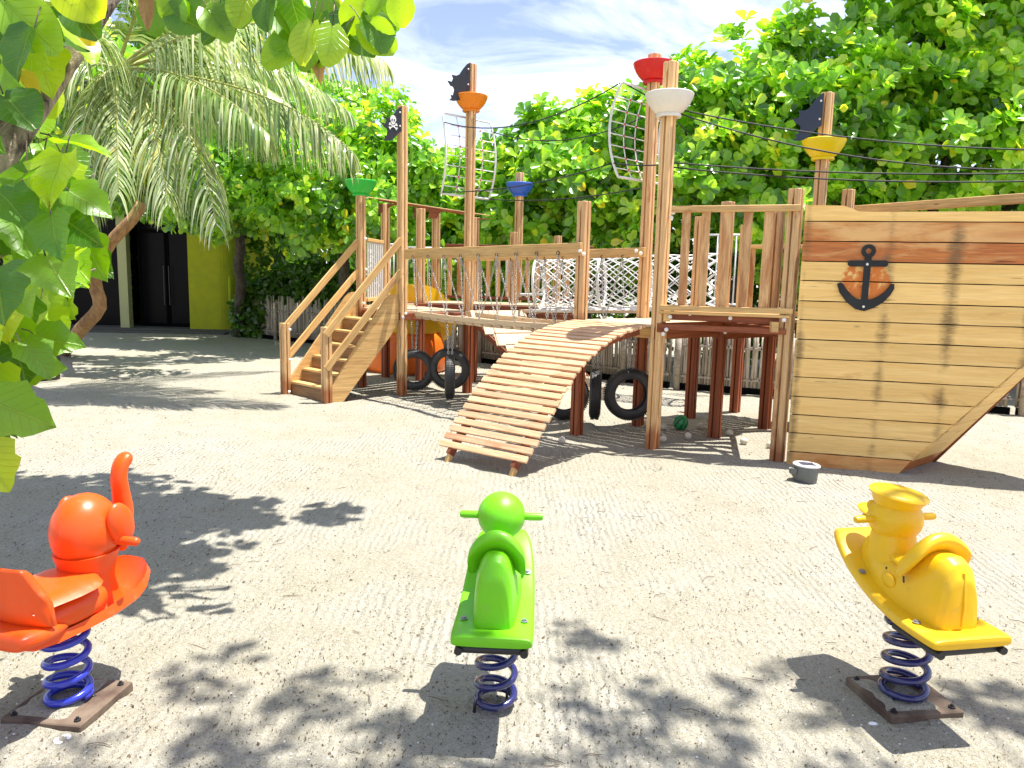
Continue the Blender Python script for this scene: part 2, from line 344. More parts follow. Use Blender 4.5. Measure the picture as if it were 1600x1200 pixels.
def leaf_mat(name, cols, transl, single=False, rough=0.27, veins=False, tw=0.45):
    """cols = [(pos,colour)...] chosen per leaf; translucent share tw"""
    m = bpy.data.materials.new(name); m.use_nodes = True; nt = m.node_tree; nt.nodes.clear(); o = nt.nodes.new('ShaderNodeOutputMaterial')
    if single: src = nt.nodes.new('ShaderNodeObjectInfo').outputs['Random']
    else:
        a = nt.nodes.new('ShaderNodeAttribute'); a.attribute_name = 'tint'; src = a.outputs['Fac']
    r = nt.nodes.new('ShaderNodeValToRGB'); cr_ = r.color_ramp
    while len(cr_.elements) < len(cols): cr_.elements.new(0.5)
    for e, (ps, c) in zip(cr_.elements, cols): e.position = ps; e.color = (*c, 1)
    nt.links.new(src, r.inputs[0]); c = r.outputs[0]
    tc = nt.nodes.new('ShaderNodeTexCoord')
    nrm = None
    if veins:
        s = nt.nodes.new('ShaderNodeSeparateXYZ'); nt.links.new(tc.outputs['Object'], s.inputs[0])
        ay = math_n(nt, 'ABSOLUTE', s.outputs[1])
        ph = math_n(nt, 'SUBTRACT', math_n(nt, 'MULTIPLY', s.outputs[0], 7.0), math_n(nt, 'MULTIPLY', ay, 5.5))
        fr = math_n(nt, 'PINGPONG', ph, 0.5)
        vein = ramp(nt, fr, 0.0, 0.07, (1, 1, 1, 1), (0, 0, 0, 1))
        mid = ramp(nt, ay, 0.008, 0.022, (1, 1, 1, 1), (0, 0, 0, 1))
        vv = math_n(nt, 'MAXIMUM', vein, mid)
        sp = ramp(nt, noise_t(nt, tc.outputs['Object'], 14, 3, 0.6), 0.70, 0.73)
        c2 = mixc(nt, math_n(nt, 'MULTIPLY', vv, 0.22), c, (0.45, 0.55, 0.16)); c2 = mixc(nt, math_n(nt, 'MULTIPLY', sp, 0.5), c2, (0.12, 0.08, 0.02))
        b_ = nt.nodes.new('ShaderNodeBump'); b_.inputs['Strength'].default_value = 0.5; b_.inputs['Distance'].default_value = 0.01; nt.links.new(vv, b_.inputs['Height']); nrm = b_.outputs[0]
        c = c2
    p = nt.nodes.new('ShaderNodeBsdfPrincipled'); nt.links.new(c, p.inputs['Base Color']); p.inputs['Roughness'].default_value = rough; p.inputs['Specular IOR Level'].default_value = 0.85
    t = nt.nodes.new('ShaderNodeBsdfTranslucent'); tcn = mixc(nt, 1.0, c, transl, 'MULTIPLY'); nt.links.new(tcn, t.inputs[0])
    if nrm is not None: nt.links.new(nrm, p.inputs['Normal'])
    mx = nt.nodes.new('ShaderNodeMixShader'); mx.inputs[0].default_value = tw
    nt.links.new(p.outputs[0], mx.inputs[1]); nt.links.new(t.outputs[0], mx.inputs[2]); nt.links.new(mx.outputs[0], o.inputs[0]); return m
SL = [(0.0, (0.055, 0.16, 0.012)), (0.35, (0.15, 0.36, 0.025)), (0.65, (0.30, 0.55, 0.04)), (0.91, (0.50, 0.70, 0.07)), (1.0, (0.80, 0.64, 0.04))]
M_leaf = leaf_mat('sea_lettuce_leaf', SL, (2.2, 2.0, 0.9)); M_leaf_s = leaf_mat('sea_lettuce_leaf_single', SL, (2.2, 2.0, 0.9), True)
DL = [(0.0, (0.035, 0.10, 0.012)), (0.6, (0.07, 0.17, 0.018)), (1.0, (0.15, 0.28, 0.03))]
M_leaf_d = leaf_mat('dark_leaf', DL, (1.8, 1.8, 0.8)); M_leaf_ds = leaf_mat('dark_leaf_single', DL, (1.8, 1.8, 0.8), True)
NL = [(0.0, (0.05, 0.15, 0.008)), (0.3, (0.11, 0.28, 0.010)), (0.6, (0.24, 0.46, 0.014)), (0.9, (0.38, 0.58, 0.02)), (1.0, (0.48, 0.60, 0.03))]
M_near = leaf_mat('hibiscus_leaf', NL, (1.8, 1.65, 0.4), True, 0.34, True, 0.5); M_near_st = leaf_mat('hibiscus_leaf_mass', NL, (2.0, 1.75, 0.6), False, 0.4, False, 0.5)
M_yleaf = leaf_mat('yellow_leaf', [(0, (0.72, 0.5, 0.02)), (1, (0.8, 0.6, 0.05))], (1.3, 1.2, 0.8), True, 0.5, True, 0.45)
M_bleaf = leaf_mat('brown_leaf', [(0, (0.35, 0.2, 0.07)), (1, (0.45, 0.28, 0.11))], (1.2, 1.0, 0.8), True, 0.6, True, 0.25)
PL = [(0.0, (0.05, 0.11, 0.02)), (0.3, (0.18, 0.29, 0.06)), (0.62, (0.55, 0.62, 0.33)), (0.93, (0.74, 0.78, 0.56)), (1.0, (0.66, 0.52, 0.08))]  # near-white stops put sun glints into the leaflet colour
M_palm = leaf_mat('palm_leaflet', PL, (1.5, 1.5, 0.8), False, 0.22, False, 0.3); M_palm_s = leaf_mat('palm_leaflet_single', PL, (1.5, 1.5, 0.8), True, 0.22, False, 0.3)
def sand_mat():
    m, nt, p, o = newmat('coral_sand'); g = nt.nodes.new('ShaderNodeNewGeometry'); pos = g.outputs['Position']
    big = noise_t(nt, pos, 0.55, 5, 0.6); med = noise_t(nt, pos, 3.5, 6, 0.65); fine = noise_t(nt, pos, 60, 4, 0.75); grit = noise_t(nt, pos, 190, 2, 0.6)
    spk = noise_t(nt, mapping(nt, pos, (1, 1, 1)), 75, 3, 0.8); spk2 = noise_t(nt, pos, 150, 2, 0.7)
    c = mixc(nt, ramp(nt, big, 0.38, 0.66), (0.375, 0.345, 0.25), (0.45, 0.43, 0.36))
    c = mixc(nt, math_n(nt, 'MULTIPLY', ramp(nt, med, 0.42, 0.72), 0.5), c, (0.315, 0.28, 0.185))
    c = mixc(nt, math_n(nt, 'MULTIPLY', ramp(nt, fine, 0.42, 0.66), 0.5), c, (0.57, 0.55, 0.49))
    c = mixc(nt, math_n(nt, 'MULTIPLY', ramp(nt, grit, 0.5, 0.66), 0.5), c, (0.27, 0.24, 0.17))
    c = mixc(nt, math_n(nt, 'MULTIPLY', ramp(nt, spk, 0.595, 0.66), 0.8), c, (0.09, 0.075, 0.055))
    c = mixc(nt, math_n(nt, 'MULTIPLY', ramp(nt, spk2, 0.645, 0.69), 0.8), c, (0.08, 0.065, 0.05))
    nt.links.new(c, p.inputs['Base Color']); p.inputs['Roughness'].default_value = 0.95; p.inputs['Specular IOR Level'].default_value = 0.1
    wv = N(nt, 'ShaderNodeTexWave', Scale=9.0, Distortion=5.0, Detail=3.0); wv.inputs['Detail Scale'].default_value = 0.6; nt.links.new(mapping(nt, pos, (0.8, 1.6, 1)), wv.inputs['Vector'])
    rk = math_n(nt, 'MULTIPLY', wv.outputs['Fac'], ramp(nt, big, 0.4, 0.7))
    h = math_n(nt, 'ADD', math_n(nt, 'MULTIPLY', rk, 0.9), math_n(nt, 'ADD', math_n(nt, 'MULTIPLY', fine, 0.9), math_n(nt, 'ADD', math_n(nt, 'MULTIPLY', med, 4.2), math_n(nt, 'MULTIPLY', grit, 0.35))))
    bump(nt, h, 0.95, 0.023, p)
    return m
M_sand = sand_mat()

# ------------------------------------------------------------------ ground
_FP = [(random.uniform(-0.8, 0.8)*yy, yy, random.random()*3.14) for yy in [1.9+7.5*random.random()**1.3 for _ in range(150)]]
_FG = {}
for _f in _FP: _FG.setdefault((int(_f[0]//0.5), int(_f[1]//0.5)), []).append(_f)
def fprint(x, y):
    h = 0.0; i0, j0 = int(x//0.5), int(y//0.5)
    for i in (i0-1, i0, i0+1):
        for j in (j0-1, j0, j0+1):
            for fx, fy, fa in _FG.get((i, j), ()):
                dx, dy = x-fx, y-fy; u = dx*math.cos(fa)+dy*math.sin(fa); v = -dx*math.sin(fa)+dy*math.cos(fa); r = (u/0.13)**2+(v/0.055)**2
                if r < 6: h += -0.012*math.exp(-r*1.4)+0.005*math.exp(-(r-1.8)**2*1.2)
    return h
def gz(x, y):
    d = math.hypot(x, y)
    if d > 30: return 0.0
    a = mnoise.noise(Vector((x*0.7, y*0.7, 1.3)))*0.024 + mnoise.noise(Vector((x*2.3, y*2.3, 7.7)))*0.016
    if d < 14: a += mnoise.noise(Vector((x*6.5, y*6.5, 3.1)))*0.010
    if d < 11: a += fprint(x, y)
    return a*min(1, (30-d)/8) - 0.006
def ground():
    xs = list(np.concatenate([[-900, -300, -100, -50, -30, -20, -15], np.arange(-12, -5, 0.35), np.arange(-5, 5.01, 0.07), np.arange(5.3, 12, 0.35), [15, 20, 30, 50, 100, 300, 900]]))
    ys = list(np.concatenate([[-900, -300, -60, -20, -8, -3], np.arange(-1, 1.5, 0.25), np.arange(1.5, 8, 0.06), np.arange(8, 14, 0.12), np.arange(14, 22, 0.5), [24, 28, 34, 50, 100, 300, 900]]))
    nx, ny = len(xs), len(ys)
    vs = [(x, y, gz(x, y)) for y in ys for x in xs]
    fs = [(j*nx+i, j*nx+i+1, (j+1)*nx+i+1, (j+1)*nx+i) for j in range(ny-1) for i in range(nx-1)]
    o = bpy.data.objects.new('sand_ground', mesh_from('sand_ground', vs, fs, M_sand, True)); link(o); tag(o, 'pale coral sand floor of the playground', None, None, 'structure')
ground()
def debris():
    mb = MB(); n = 0
    for i in range(13000):
        t = random.random(); y = 1.8 + 9.5*t**1.6; x = (random.random()*2-1)*(0.75*y+0.3)
        if mnoise.noise(Vector((x*0.6, y*0.6, 9))) < -0.12 and random.random() < 0.6: continue
        z = gz(x, y)+0.003; a = random.random()*PI; l = random.uniform(0.0018, 0.0052)*(1+0.10*y)*(1.8 if random.random() < 0.05 else 1); wd = l*random.uniform(0.25, 0.8)
        dx, dy = math.cos(a)*l, math.sin(a)*l; ex, ey = -math.sin(a)*wd, math.cos(a)*wd
        mb.add([(x-dx, y-dy, z), (x+ex, y+ey, z+0.001), (x+dx, y+dy, z+0.006*random.random()), (x-ex, y-ey, z), (x, y, z+0.005)], [(0, 4, 1), (1, 4, 2), (2, 4, 3), (3, 4, 0)])
    for i in range(150):
        y = random.uniform(1.9, 6.5); x = (random.random()*2-1)*0.72*y; a = random.random()*6.28; pts = []
        L0 = random.uniform(0.03, 0.10)
        for k in range(5):
            pts.append((x, y, gz(x, y)+0.005+0.004*random.random())); a += random.uniform(-0.5, 0.5); x += math.cos(a)*L0/4; y += math.sin(a)*L0/4
        mb.tube(pts, [0.0012, 0.0018, 0.0016, 0.0014, 0.0008], 4)
    mat = simple('leaf_litter', (0.085, 0.06, 0.04), 0.9, var=0.4, vcol=(0.16, 0.11, 0.06))
    o = mb.build('leaf_litter', mat, None); tag(o, 'tiny dry leaf bits and twigs scattered over the sand', 'leaf litter', None, 'stuff')
    mb = MB()
    for i in range(2200):
        t = random.random(); y = 1.8 + 7*t**1.5; x = (random.random()*2-1)*(0.75*y+0.3); r = random.uniform(0.002, 0.006); z = gz(x, y)
        mb.add([(x+r, y, z), (x, y+r, z), (x-r, y, z), (x, y-r, z), (x, y, z+r)], [(0, 1, 4), (1, 2, 4), (2, 3, 4), (3, 0, 4)])
    o = mb.build('coral_grit', simple('coral_grit', (0.66, 0.63, 0.56), 0.9), None); tag(o, 'pale bits of crushed coral lying on the sand', 'coral grit', None, 'stuff')
debris()

# ------------------------------------------------------------------ foliage engine
def leaf_outline(kind):
    if kind == 'obovate':   # base -> tip
        return np.array([(0, 0), (0.3, 0.13), (0.62, 0.29), (0.86, 0.25), (1.0, 0.0), (0.86, -0.25), (0.62, -0.29), (0.3, -0.13)]), [(0, 1, 2, 3, 4), (0, 4, 5, 6, 7)]
    return None
def foliage_mesh(name, mat, P, A, S, rad, fold=0.18, tints=None):
    """P leaf base points (n,3), A leaf axis (n,3) unit, S side (n,3) unit, rad length (n,)"""
    out, faces = leaf_outline('obovate'); k = len(out); n = len(P); Nn = np.cross(A, S)
    x = out[:, 0][None, :, None]; y = out[:, 1][None, :, None]; r = rad[:, None, None]
    z = np.abs(out[:, 1])[None, :, None]*fold*2.2 - 0.16*(out[:, 0]**2)[None, :, None]
    co = P[:, None, :] + r*(x*A[:, None, :] + y*S[:, None, :] + z*Nn[:, None, :])
    me = bpy.data.meshes.new(name); me.vertices.add(n*k); me.vertices.foreach_set('co', co.reshape(-1).astype(np.float32))
    f = np.array(faces)                                     # 2 x 5
    idx = (f[None, :, :] + (np.arange(n)*k)[:, None, None]).reshape(-1)
    nf = n*2; me.loops.add(nf*5); me.loops.foreach_set('vertex_index', idx.astype(np.int32))
    me.polygons.add(nf); me.polygons.foreach_set('loop_start', (np.arange(nf)*5).astype(np.int32)); me.polygons.foreach_set('loop_total', np.full(nf, 5, np.int32))
    at_ = me.attributes.new('tint', 'FLOAT', 'POINT'); tt = rng.random(n) if tints is None else tints
    at_.data.foreach_set('value', np.repeat(tt, k).astype(np.float32))
    me.materials.append(mat); me.update(calc_edges=True); me.validate(); me.shade_smooth(); return me
def unit(a): return a/np.maximum(np.linalg.norm(a, axis=-1, keepdims=True), 1e-9)
def rosettes(C, D, per, size, spread=(0.7, 1.35), droop=0.0):
    """leaf arrays around centres C with axes D"""
    n = len(C); D = unit(D); ref = np.where(np.abs(D[:, 2:3]) < 0.9, np.array([[0, 0, 1.0]]), np.array([[1.0, 0, 0]])); U = unit(np.cross(D, ref)); W = np.cross(D, U)
    ph = rng.random((n, 1))*2*PI + np.arange(per)[None, :]*2*PI/per + rng.normal(0, 0.25, (n, per)); sp = rng.uniform(spread[0], spread[1], (n, per))
    R = U[:, None, :]*np.cos(ph)[..., None] + W[:, None, :]*np.sin(ph)[..., None]
    A = unit(D[:, None, :]*np.cos(sp)[..., None] + R*np.sin(sp)[..., None] + np.array([0, 0, -droop])); T = unit(np.cross(D[:, None, :]+0*R, A) + rng.normal(0, 0.22, A.shape))
    S = unit(T - A*np.sum(T*A, -1, keepdims=True)); Pp = C[:, None, :] + A*0.02*0 + rng.normal(0, 0.02, A.shape)
    sz = rng.uniform(size[0], size[1], (n, per))
    return Pp.reshape(-1, 3), A.reshape(-1, 3), S.reshape(-1, 3), sz.reshape(-1)
def blob_points(blobs, n, back=0.35, shell=0.72):
    blobs = np.array(blobs, float); wgt = blobs[:, 3]*blobs[:, 5]+blobs[:, 4]*blobs[:, 5]+blobs[:, 3]*blobs[:, 4]; pick = rng.choice(len(blobs), n*3, p=wgt/wgt.sum()); B = blobs[pick]
    d = unit(rng.normal(size=(n*3, 3))); keep = (d[:, 1] < 0.15) | (rng.random(n*3) < back); d = d[keep][:n]; B = B[keep][:n]; m = len(d)
    lump = np.array([mnoise.noise(Vector((q[0]*2.1+b[0], q[1]*2.1+b[1], q[2]*2.1+b[2]))) for q, b in zip(d, B)])
    rr = np.where(rng.random(m) < shell, rng.normal(1.0, 0.07, m), rng.uniform(0.45, 0.95, m)) + lump*0.30
    P = B[:, :3] + d*B[:, 3:6]*rr[:, None]
    return P, d, rr
_leafmesh = {}
def single_leaf_mesh(name, mat):
    if (name, mat.name) not in _leafmesh:
        me = foliage_mesh(name, mat, np.zeros((1, 3)), np.array([[1.0, 0, 0]]), np.array([[0, 1.0, 0]]), np.ones(1)); _leafmesh[(name, mat.name)] = me
    return _leafmesh[(name, mat.name)]
def leaf_object(name, me, parent, p, a, s, r):
    p, a, s = Vector(p), Vector(a), Vector(s); nn = a.cross(s)
    M = Matrix(((a.x*r, s.x*r, nn.x*r, p.x), (a.y*r, s.y*r, nn.y*r, p.y), (a.z*r, s.z*r, nn.z*r, p.z), (0, 0, 0, 1)))
    o = bpy.data.objects.new(name, me); COL.objects.link(o); o.parent = parent
    o.matrix_parent_inverse = WM[parent].inverted(); o.matrix_basis = M; WM[o] = M; return o
def limb_pts(a, b, n=7, wob=0.12, sag=0.0):
    a, b = Vector(a), Vector(b); out = []
    for i in range(n):
        t = i/(n-1); k = math.sin(t*PI); out.append(a.lerp(b, t)+Vector((random.uniform(-1, 1)*wob*k, random.uniform(-1, 1)*wob*k, random.uniform(-1, 1)*wob*k - sag*k)))
    return out
def tree(name, label, base, fork, blobs, n, size=(0.17, 0.25), per=6, mats=(None, None), group=None, trunk_r=0.14, bark=None, singles=200, cat='tree', dens_back=0.3, tint_bias=0.0):
    t = thing(name, base, label, cat, group); bark = bark or M_bark3
    mb = MB(); mb.tube(limb_pts(base, fork, 8, 0.08), list(np.linspace(trunk_r, trunk_r*0.7, 8)), 9)
    mb.build('trunk', bark, t, world=True, smooth=True)
    mb = MB()
    for b in blobs:
        c = Vector(b[:3]); mb.tube(limb_pts(fork, c, 7, 0.15), list(np.linspace(trunk_r*0.55, 0.035, 7)), 6)
        for k in range(7):
            d = Vector(unit(rng.normal(size=3))); e = c+Vector((d.x*b[3], d.y*b[4], d.z*b[5]))*0.85; mb.tube(limb_pts(Vector(fork).lerp(c, random.uniform(0.6, 1)), e, 6, 0.09), list(np.linspace(0.03, 0.008, 6)), 5)
    mb.build('limb', bark, t, world=True, smooth=True)
    nt_ = max(8, n//9); P, d, rr = blob_points(blobs, nt_, dens_back, 0.62); k_ = 9; P = np.repeat(P, k_, 0); d = np.repeat(d, k_, 0); rr = np.repeat(rr, k_)
    jit = unit(rng.normal(size=P.shape))*(rng.random((len(P), 1))**0.5)*np.array([0.34, 0.34, 0.22]); P = P+jit; rr = rr+np.sum(jit*d, 1)*0.6
    D = d*0.8 + unit(jit)*0.6 + np.array([0.15, -0.5, 0.6]) + rng.normal(0, 0.2, d.shape)
    lp, la, ls, lr = rosettes(P, D, per, size)
    m = len(lp); clump = np.repeat(np.clip(np.repeat(rng.normal(0.5+tint_bias, 0.16, nt_), k_)[:len(P)]+rng.normal(0, 0.16, len(P)), 0, 1), per); tint = np.clip(clump + rng.normal(0, 0.14, m), 0, 1)
    tint = np.where(rng.random(m) < 0.012, 1.0, np.minimum(tint, 0.93))
    # the leaves showing largest (outermost and nearest) become single leaves
    score = np.repeat(rr, per) + rng.random(m)*0.25 - 0.05*(lp[:, 1]-lp[:, 1].min()); order = np.argsort(-score); sel = order[:singles]; rest = order[singles:]
    cm = foliage_mesh('crown', mats[0] or M_leaf, lp[rest], la[rest], ls[rest], lr[rest], tints=tint[rest]); o = bpy.data.objects.new('crown', cm); link(o, t, Matrix.Identity(4)); o['kind'] = 'stuff'
    me = single_leaf_mesh('leaf', mats[1] or M_leaf_s)
    for i in sel: leaf_object('leaf', me, t, lp[i], la[i], ls[i], float(lr[i]))
    return t
G1 = 'sea lettuce trees behind the play ship'
tree('sea_lettuce_tree', 'tallest broad-leaved tree filling the upper right corner behind the ship hull', (6.2, 12.6, 0), (6.1, 12.4, 2.2),
     [(5.6, 12.6, 5.2, 1.5, 1.1, 1.5), (7.6, 12.2, 5.4, 1.6, 1.2, 1.7), (6.5, 12.0, 3.6, 1.5, 1.0, 1.2), (8.4, 11.4, 3.4, 1.5, 1.0, 1.3), (4.9, 12.2, 3.9, 1.0, 0.9, 1.0), (6.9, 13.2, 6.9, 1.8, 1.2, 1.2), (9.2, 12.0, 6.0, 1.5, 1.2, 1.8)], 4200, (0.16, 0.25), group=G1, singles=290)
tree('sea_lettuce_tree', 'leafy tree behind the white and red mast bowls, left of the tallest tree', (3.7, 12.9, 0), (3.7, 12.8, 1.9),
     [(3.9, 13.0, 4.3, 1.1, 1.0, 1.2), (2.9, 12.8, 3.9, 0.9, 0.9, 0.9), (3.3, 12.5, 2.8, 1.2, 0.8, 0.9), (4.4, 12.1, 2.5, 1.1, 0.8, 1.0), (3.7, 12.6, 3.5, 1.0, 0.9, 0.8)], 2300, (0.15, 0.23), group=G1, singles=290)
tree('sea_lettuce_tree', 'leafy tree rising between the two rope sail frames behind the rope tunnel', (1.3, 13.9, 0), (1.3, 13.8, 1.8),
     [(1.5, 14.4, 3.85, 1.1, 0.9, 0.95), (0.5, 14.6, 3.5, 0.95, 0.9, 0.85), (1.9, 13.9, 2.5, 1.0, 0.8, 0.9), (0.6, 14.2, 2.3, 1.1, 0.8, 0.9), (1.2, 14.0, 3.1, 1.1, 0.8, 0.8), (2.2, 13.9, 3.7, 0.7, 0.8, 0.8)], 2300, (0.16, 0.25), group=G1, singles=290)
tree('sea_lettuce_tree', 'lower leafy tree behind the pirate flag post and the orange mast bowl', (-1.3, 15.6, 0), (-1.3, 15.5, 1.7),
     [(-1.6, 15.6, 3.2, 1.1, 0.9, 0.85), (-0.6, 15.4, 2.9, 1.0, 0.9, 0.8), (-1.3, 15.1, 2.2, 1.2, 0.8, 0.8), (-0.4, 14.9, 2.0, 0.9, 0.8, 0.9)], 1700, (0.15, 0.23), group=G1, singles=280)
tree('sea_lettuce_tree', 'leafy tree behind the staircase handrails and green mast bowl', (-3.3, 15.4, 0), (-3.4, 15.4, 1.9),
     [(-3.2, 15.4, 3.3, 1.1, 1.0, 0.9), (-2.4, 15.5, 3.3, 0.9, 0.9, 0.8), (-3.8, 15.0, 2.9, 1.0, 0.9, 0.8), (-2.7, 14.9, 2.6, 0.9, 0.8, 0.6), (-3.0, 15.9, 4.3, 0.9, 0.9, 0.7), (-4.7, 17.3, 3.6, 1.3, 0.9, 0.6)], 2300, (0.14, 0.21), group=G1, singles=280)  # last lobe is added, hidden behind leaves, to shade the left fence
tree('sea_lettuce_tree', 'leafy tree overhanging the corner of the dark pavilion', (-6.45, 18.0, 0), (-6.0, 17.0, 2.3),
     [(-5.4, 16.0, 3.6, 1.2, 1.0, 1.0), (-6.6, 16.2, 3.5, 1.2, 1.0, 0.95), (-4.7, 15.7, 3.2, 0.9, 0.9, 0.8), (-7.7, 16.4, 3.5, 1.1, 1.0, 0.85), (-5.9, 15.6, 2.9, 1.2, 0.7, 0.5)], 2500, (0.14, 0.21), group=G1, singles=280)
tree('tall_tree', 'tall dense tree standing behind the palm at the upper left', (-7.5, 19.5, 0), (-7.4, 19.4, 3.5),
     [(-6.8, 19.3, 6.2, 2.0, 1.4, 1.6), (-9.0, 19.3, 6.3, 2.0, 1.4, 1.8), (-5.3, 19.0, 5.0, 1.5, 1.2, 1.3), (-10.6, 19, 5.5, 1.6, 1.3, 2.0), (-7.5, 19.0, 8.2, 2.0, 1.4, 1.3), (-8.3, 18.6, 4.7, 2.0, 1.0, 1.0)], 3400, (0.2, 0.28), singles=150, mats=(M_leaf, M_leaf_s))
tree('leafy_tree', 'leafy tree crown just behind the palm, over the pavilion forecourt', (-8.6, 13.4, 0), (-8.2, 13.2, 2.8),
     [(-5.4, 13.4, 4.5, 1.1, 0.9, 0.55), (-7.3, 13.0, 4.7, 1.3, 1.0, 0.7), (-8.9, 12.8, 4.3, 1.2, 1.0, 0.7), (-4.2, 13.9, 4.7, 0.8, 0.8, 0.5), (-7.9, 11.6, 4.3, 1.1, 0.8, 0.5)], 900, (0.14, 0.21), singles=150)
# darker growth closing the view beneath and between the crowns
def thicket(label, blobs, n):
    n = int(n*1.5); P, d, rr = blob_points(blobs, n, 0.5, 0.5); D = d+np.array([0, -0.2, 0.5])+rng.normal(0, 0.4, d.shape); a = rosettes(P, D, 5, (0.13, 0.22))
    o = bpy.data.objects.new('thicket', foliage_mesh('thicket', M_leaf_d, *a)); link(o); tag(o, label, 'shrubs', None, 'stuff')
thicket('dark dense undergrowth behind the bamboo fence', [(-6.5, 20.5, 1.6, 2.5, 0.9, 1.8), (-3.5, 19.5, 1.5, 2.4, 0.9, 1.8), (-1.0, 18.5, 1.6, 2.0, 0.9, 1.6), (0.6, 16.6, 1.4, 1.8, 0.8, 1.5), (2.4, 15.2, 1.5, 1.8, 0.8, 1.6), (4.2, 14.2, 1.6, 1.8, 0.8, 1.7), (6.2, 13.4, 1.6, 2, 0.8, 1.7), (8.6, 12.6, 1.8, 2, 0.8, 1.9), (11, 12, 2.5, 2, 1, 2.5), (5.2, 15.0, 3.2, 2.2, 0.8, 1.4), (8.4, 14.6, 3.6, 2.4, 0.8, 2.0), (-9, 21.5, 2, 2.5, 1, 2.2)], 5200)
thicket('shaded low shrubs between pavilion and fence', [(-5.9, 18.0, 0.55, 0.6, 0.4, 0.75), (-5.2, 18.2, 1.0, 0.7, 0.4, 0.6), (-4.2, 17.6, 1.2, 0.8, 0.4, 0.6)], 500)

# ------------------------------------------------------------------ coconut palm
def palm():
    base = (-6.5, 10.6, 0); crown = V(-5.0, 10.0, 4.0)
    t = thing('coconut_palm', base, 'coconut palm with long drooping glinting fronds in the upper left', 'palm tree')
    pts = [Vector(base).lerp(crown, k/9)+V(-0.25*math.sin(k/9*PI), 0, 0) for k in range(10)]
    MB().tube(pts, list(np.linspace(0.17, 0.10, 10)), 10).build('trunk', M_bark3, t, world=True, smooth=True)
    fr = [(at(401, -30, 9.3), at(600, 95, 9.0), 0), (at(430, 118, 9.3), at(550, 236, 9.0), 0), (at(303, 138, 9.3), at(338, 350, 8.8), 0), (at(235, 110, 9.2), at(262, 318, 8.8), 1), (at(120, 105, 9.3), at(128, 345, 8.9), 1),
          (at(290, 10, 10.2), at(400, 40, 10.4), 1), (at(140, 0, 10.3), at(40, -90, 10.6), 1), (at(90, 60, 9.6), at(-60, 230, 9.2), 1), (at(230, -60, 9.8), at(300, -110, 9.4), 1), (at(180, 60, 9.2), at(185, 300, 8.7), 1),
          (at(330, 60, 10.0), at(460, 170, 10.0), 1), (at(300, 90, 9.0), at(420, 210, 8.8), 1), (at(60, 20, 10), at(-80, 60, 10), 1), (V(-3.9, 11.2, 5.0), V(-2.6, 12.2, 4.0), 1), (at(150, 20, 9.0), at(90, 60, 8.2), 1)]
    for ci, (c1, tip, mass) in enumerate(fr):
        c1, tip = Vector(c1), Vector(tip); n = 26
        def bz(s): return crown*(1-s)**2 + c1*2*s*(1-s) + tip*s*s
        rach = MB().tube([bz(k/(n-1)) for k in range(n)], list(np.linspace(0.026, 0.004, n)), 5).build('frond', M_palm if False else M_frond, t, world=True, smooth=True)
        rach['label'] = 'arching palm frond'
        del rach['label']
        cnt = 88 if mass else 80; mbs = MB(); tints = []; ftint = random.uniform(-0.1, 0.15)
        for k in range(cnt):
            s = 0.14+0.86*k/(cnt-1); p = bz(s); tan = (bz(min(1, s+0.01))-bz(s-0.01)).normalized(); side = tan.cross(V(0, 0, 1)).normalized()
            for sg in (-1, 1):
                Ln = (0.92*math.sin(PI*min(1, 0.16+0.80*s))**0.7+0.12)*random.uniform(0.88, 1.08); dirv = (side*sg*random.uniform(0.35, 0.75)+tan*0.5+V(0, 0, -0.25)).normalized(); q = p.copy(); wdt = random.uniform(0.008, 0.016)
                vs = []; cur = dirv.copy(); K = 5; wv = cur.cross(V(0, 0, 1)).cross(cur).normalized(); wv = (tan + side*random.uniform(-0.3, 0.3)).normalized()
                for j in range(K+1):
                    u = j/K; wj = wdt*(1-u**2.2)*(0.55+1.3*min(u*3, 1)*0.45); sd = (wv - cur*wv.dot(cur)).normalized()
                    vs += [q-sd*wj, q+sd*wj]; q = q+cur*Ln/K; cur = (cur+V(0, 0, -0.55)).normalized()
                fs = [(2*j, 2*j+1, 2*j+3, 2*j+2) for j in range(K)]
                if mass: mbs.add(vs, fs); tints += [min(1, max(0, random.gauss(0.45+ftint, 0.2)))]*len(vs)
                else:
                    me = mesh_from('leaflet', [v-p for v in vs], fs, M_palm_s, True); o = bpy.data.objects.new('leaflet', me); link(o, rach, Matrix.Translation(p))
        if mass:
            o = mbs.build('leaflets', M_palm, rach, world=True, smooth=True, kind='stuff'); a = o.data.attributes.new('tint', 'FLOAT', 'POINT'); a.data.foreach_set('value', tints)
M_frond = simple('frond_rachis', (0.34, 0.36, 0.08), 0.5)
palm()
# palms showing above the crowns in the distance
def far_palm(loc, top, label):
    t = thing('coconut_palm', loc, label, 'palm tree'); c = Vector(top)
    MB().tube([Vector(loc), Vector(loc).lerp(c, 0.5)+V(0.1, 0, 0), c], [0.13, 0.1, 0.08], 7).build('trunk', M_bark3, t, world=True, smooth=True)
    for k in range(9):
        a = k*0.7+0.3; d = V(math.cos(a), math.sin(a)*0.6, 0); r = 1.1
        def bz(s): return c*(1-s)**2+(c+d*r*0.6+V(0, 0, 0.75))*2*s*(1-s)+(c+d*r*1.5+V(0, 0, 0.1-0.3*(k % 2)))*s*s
        mb = MB()
        for j in range(30):
            s = 0.1+0.9*j/29; p = bz(s); tan = (bz(min(1, s+.02))-bz(s-.02)).normalized(); side = tan.cross(V(0, 0, 1)).normalized()
            for sg in (-1, 1):
                e = p+(side*sg*0.5+tan*0.6+V(0, 0, -0.4)).normalized()*0.45*math.sin(PI*(0.2+0.7*s)); mb.add([p-tan*0.012, p+tan*0.012, e], [(0, 1, 2)])
        mb.tube([bz(i/8) for i in range(9)], 0.012, 4); mb.build('frond', M_frond, t, world=True)
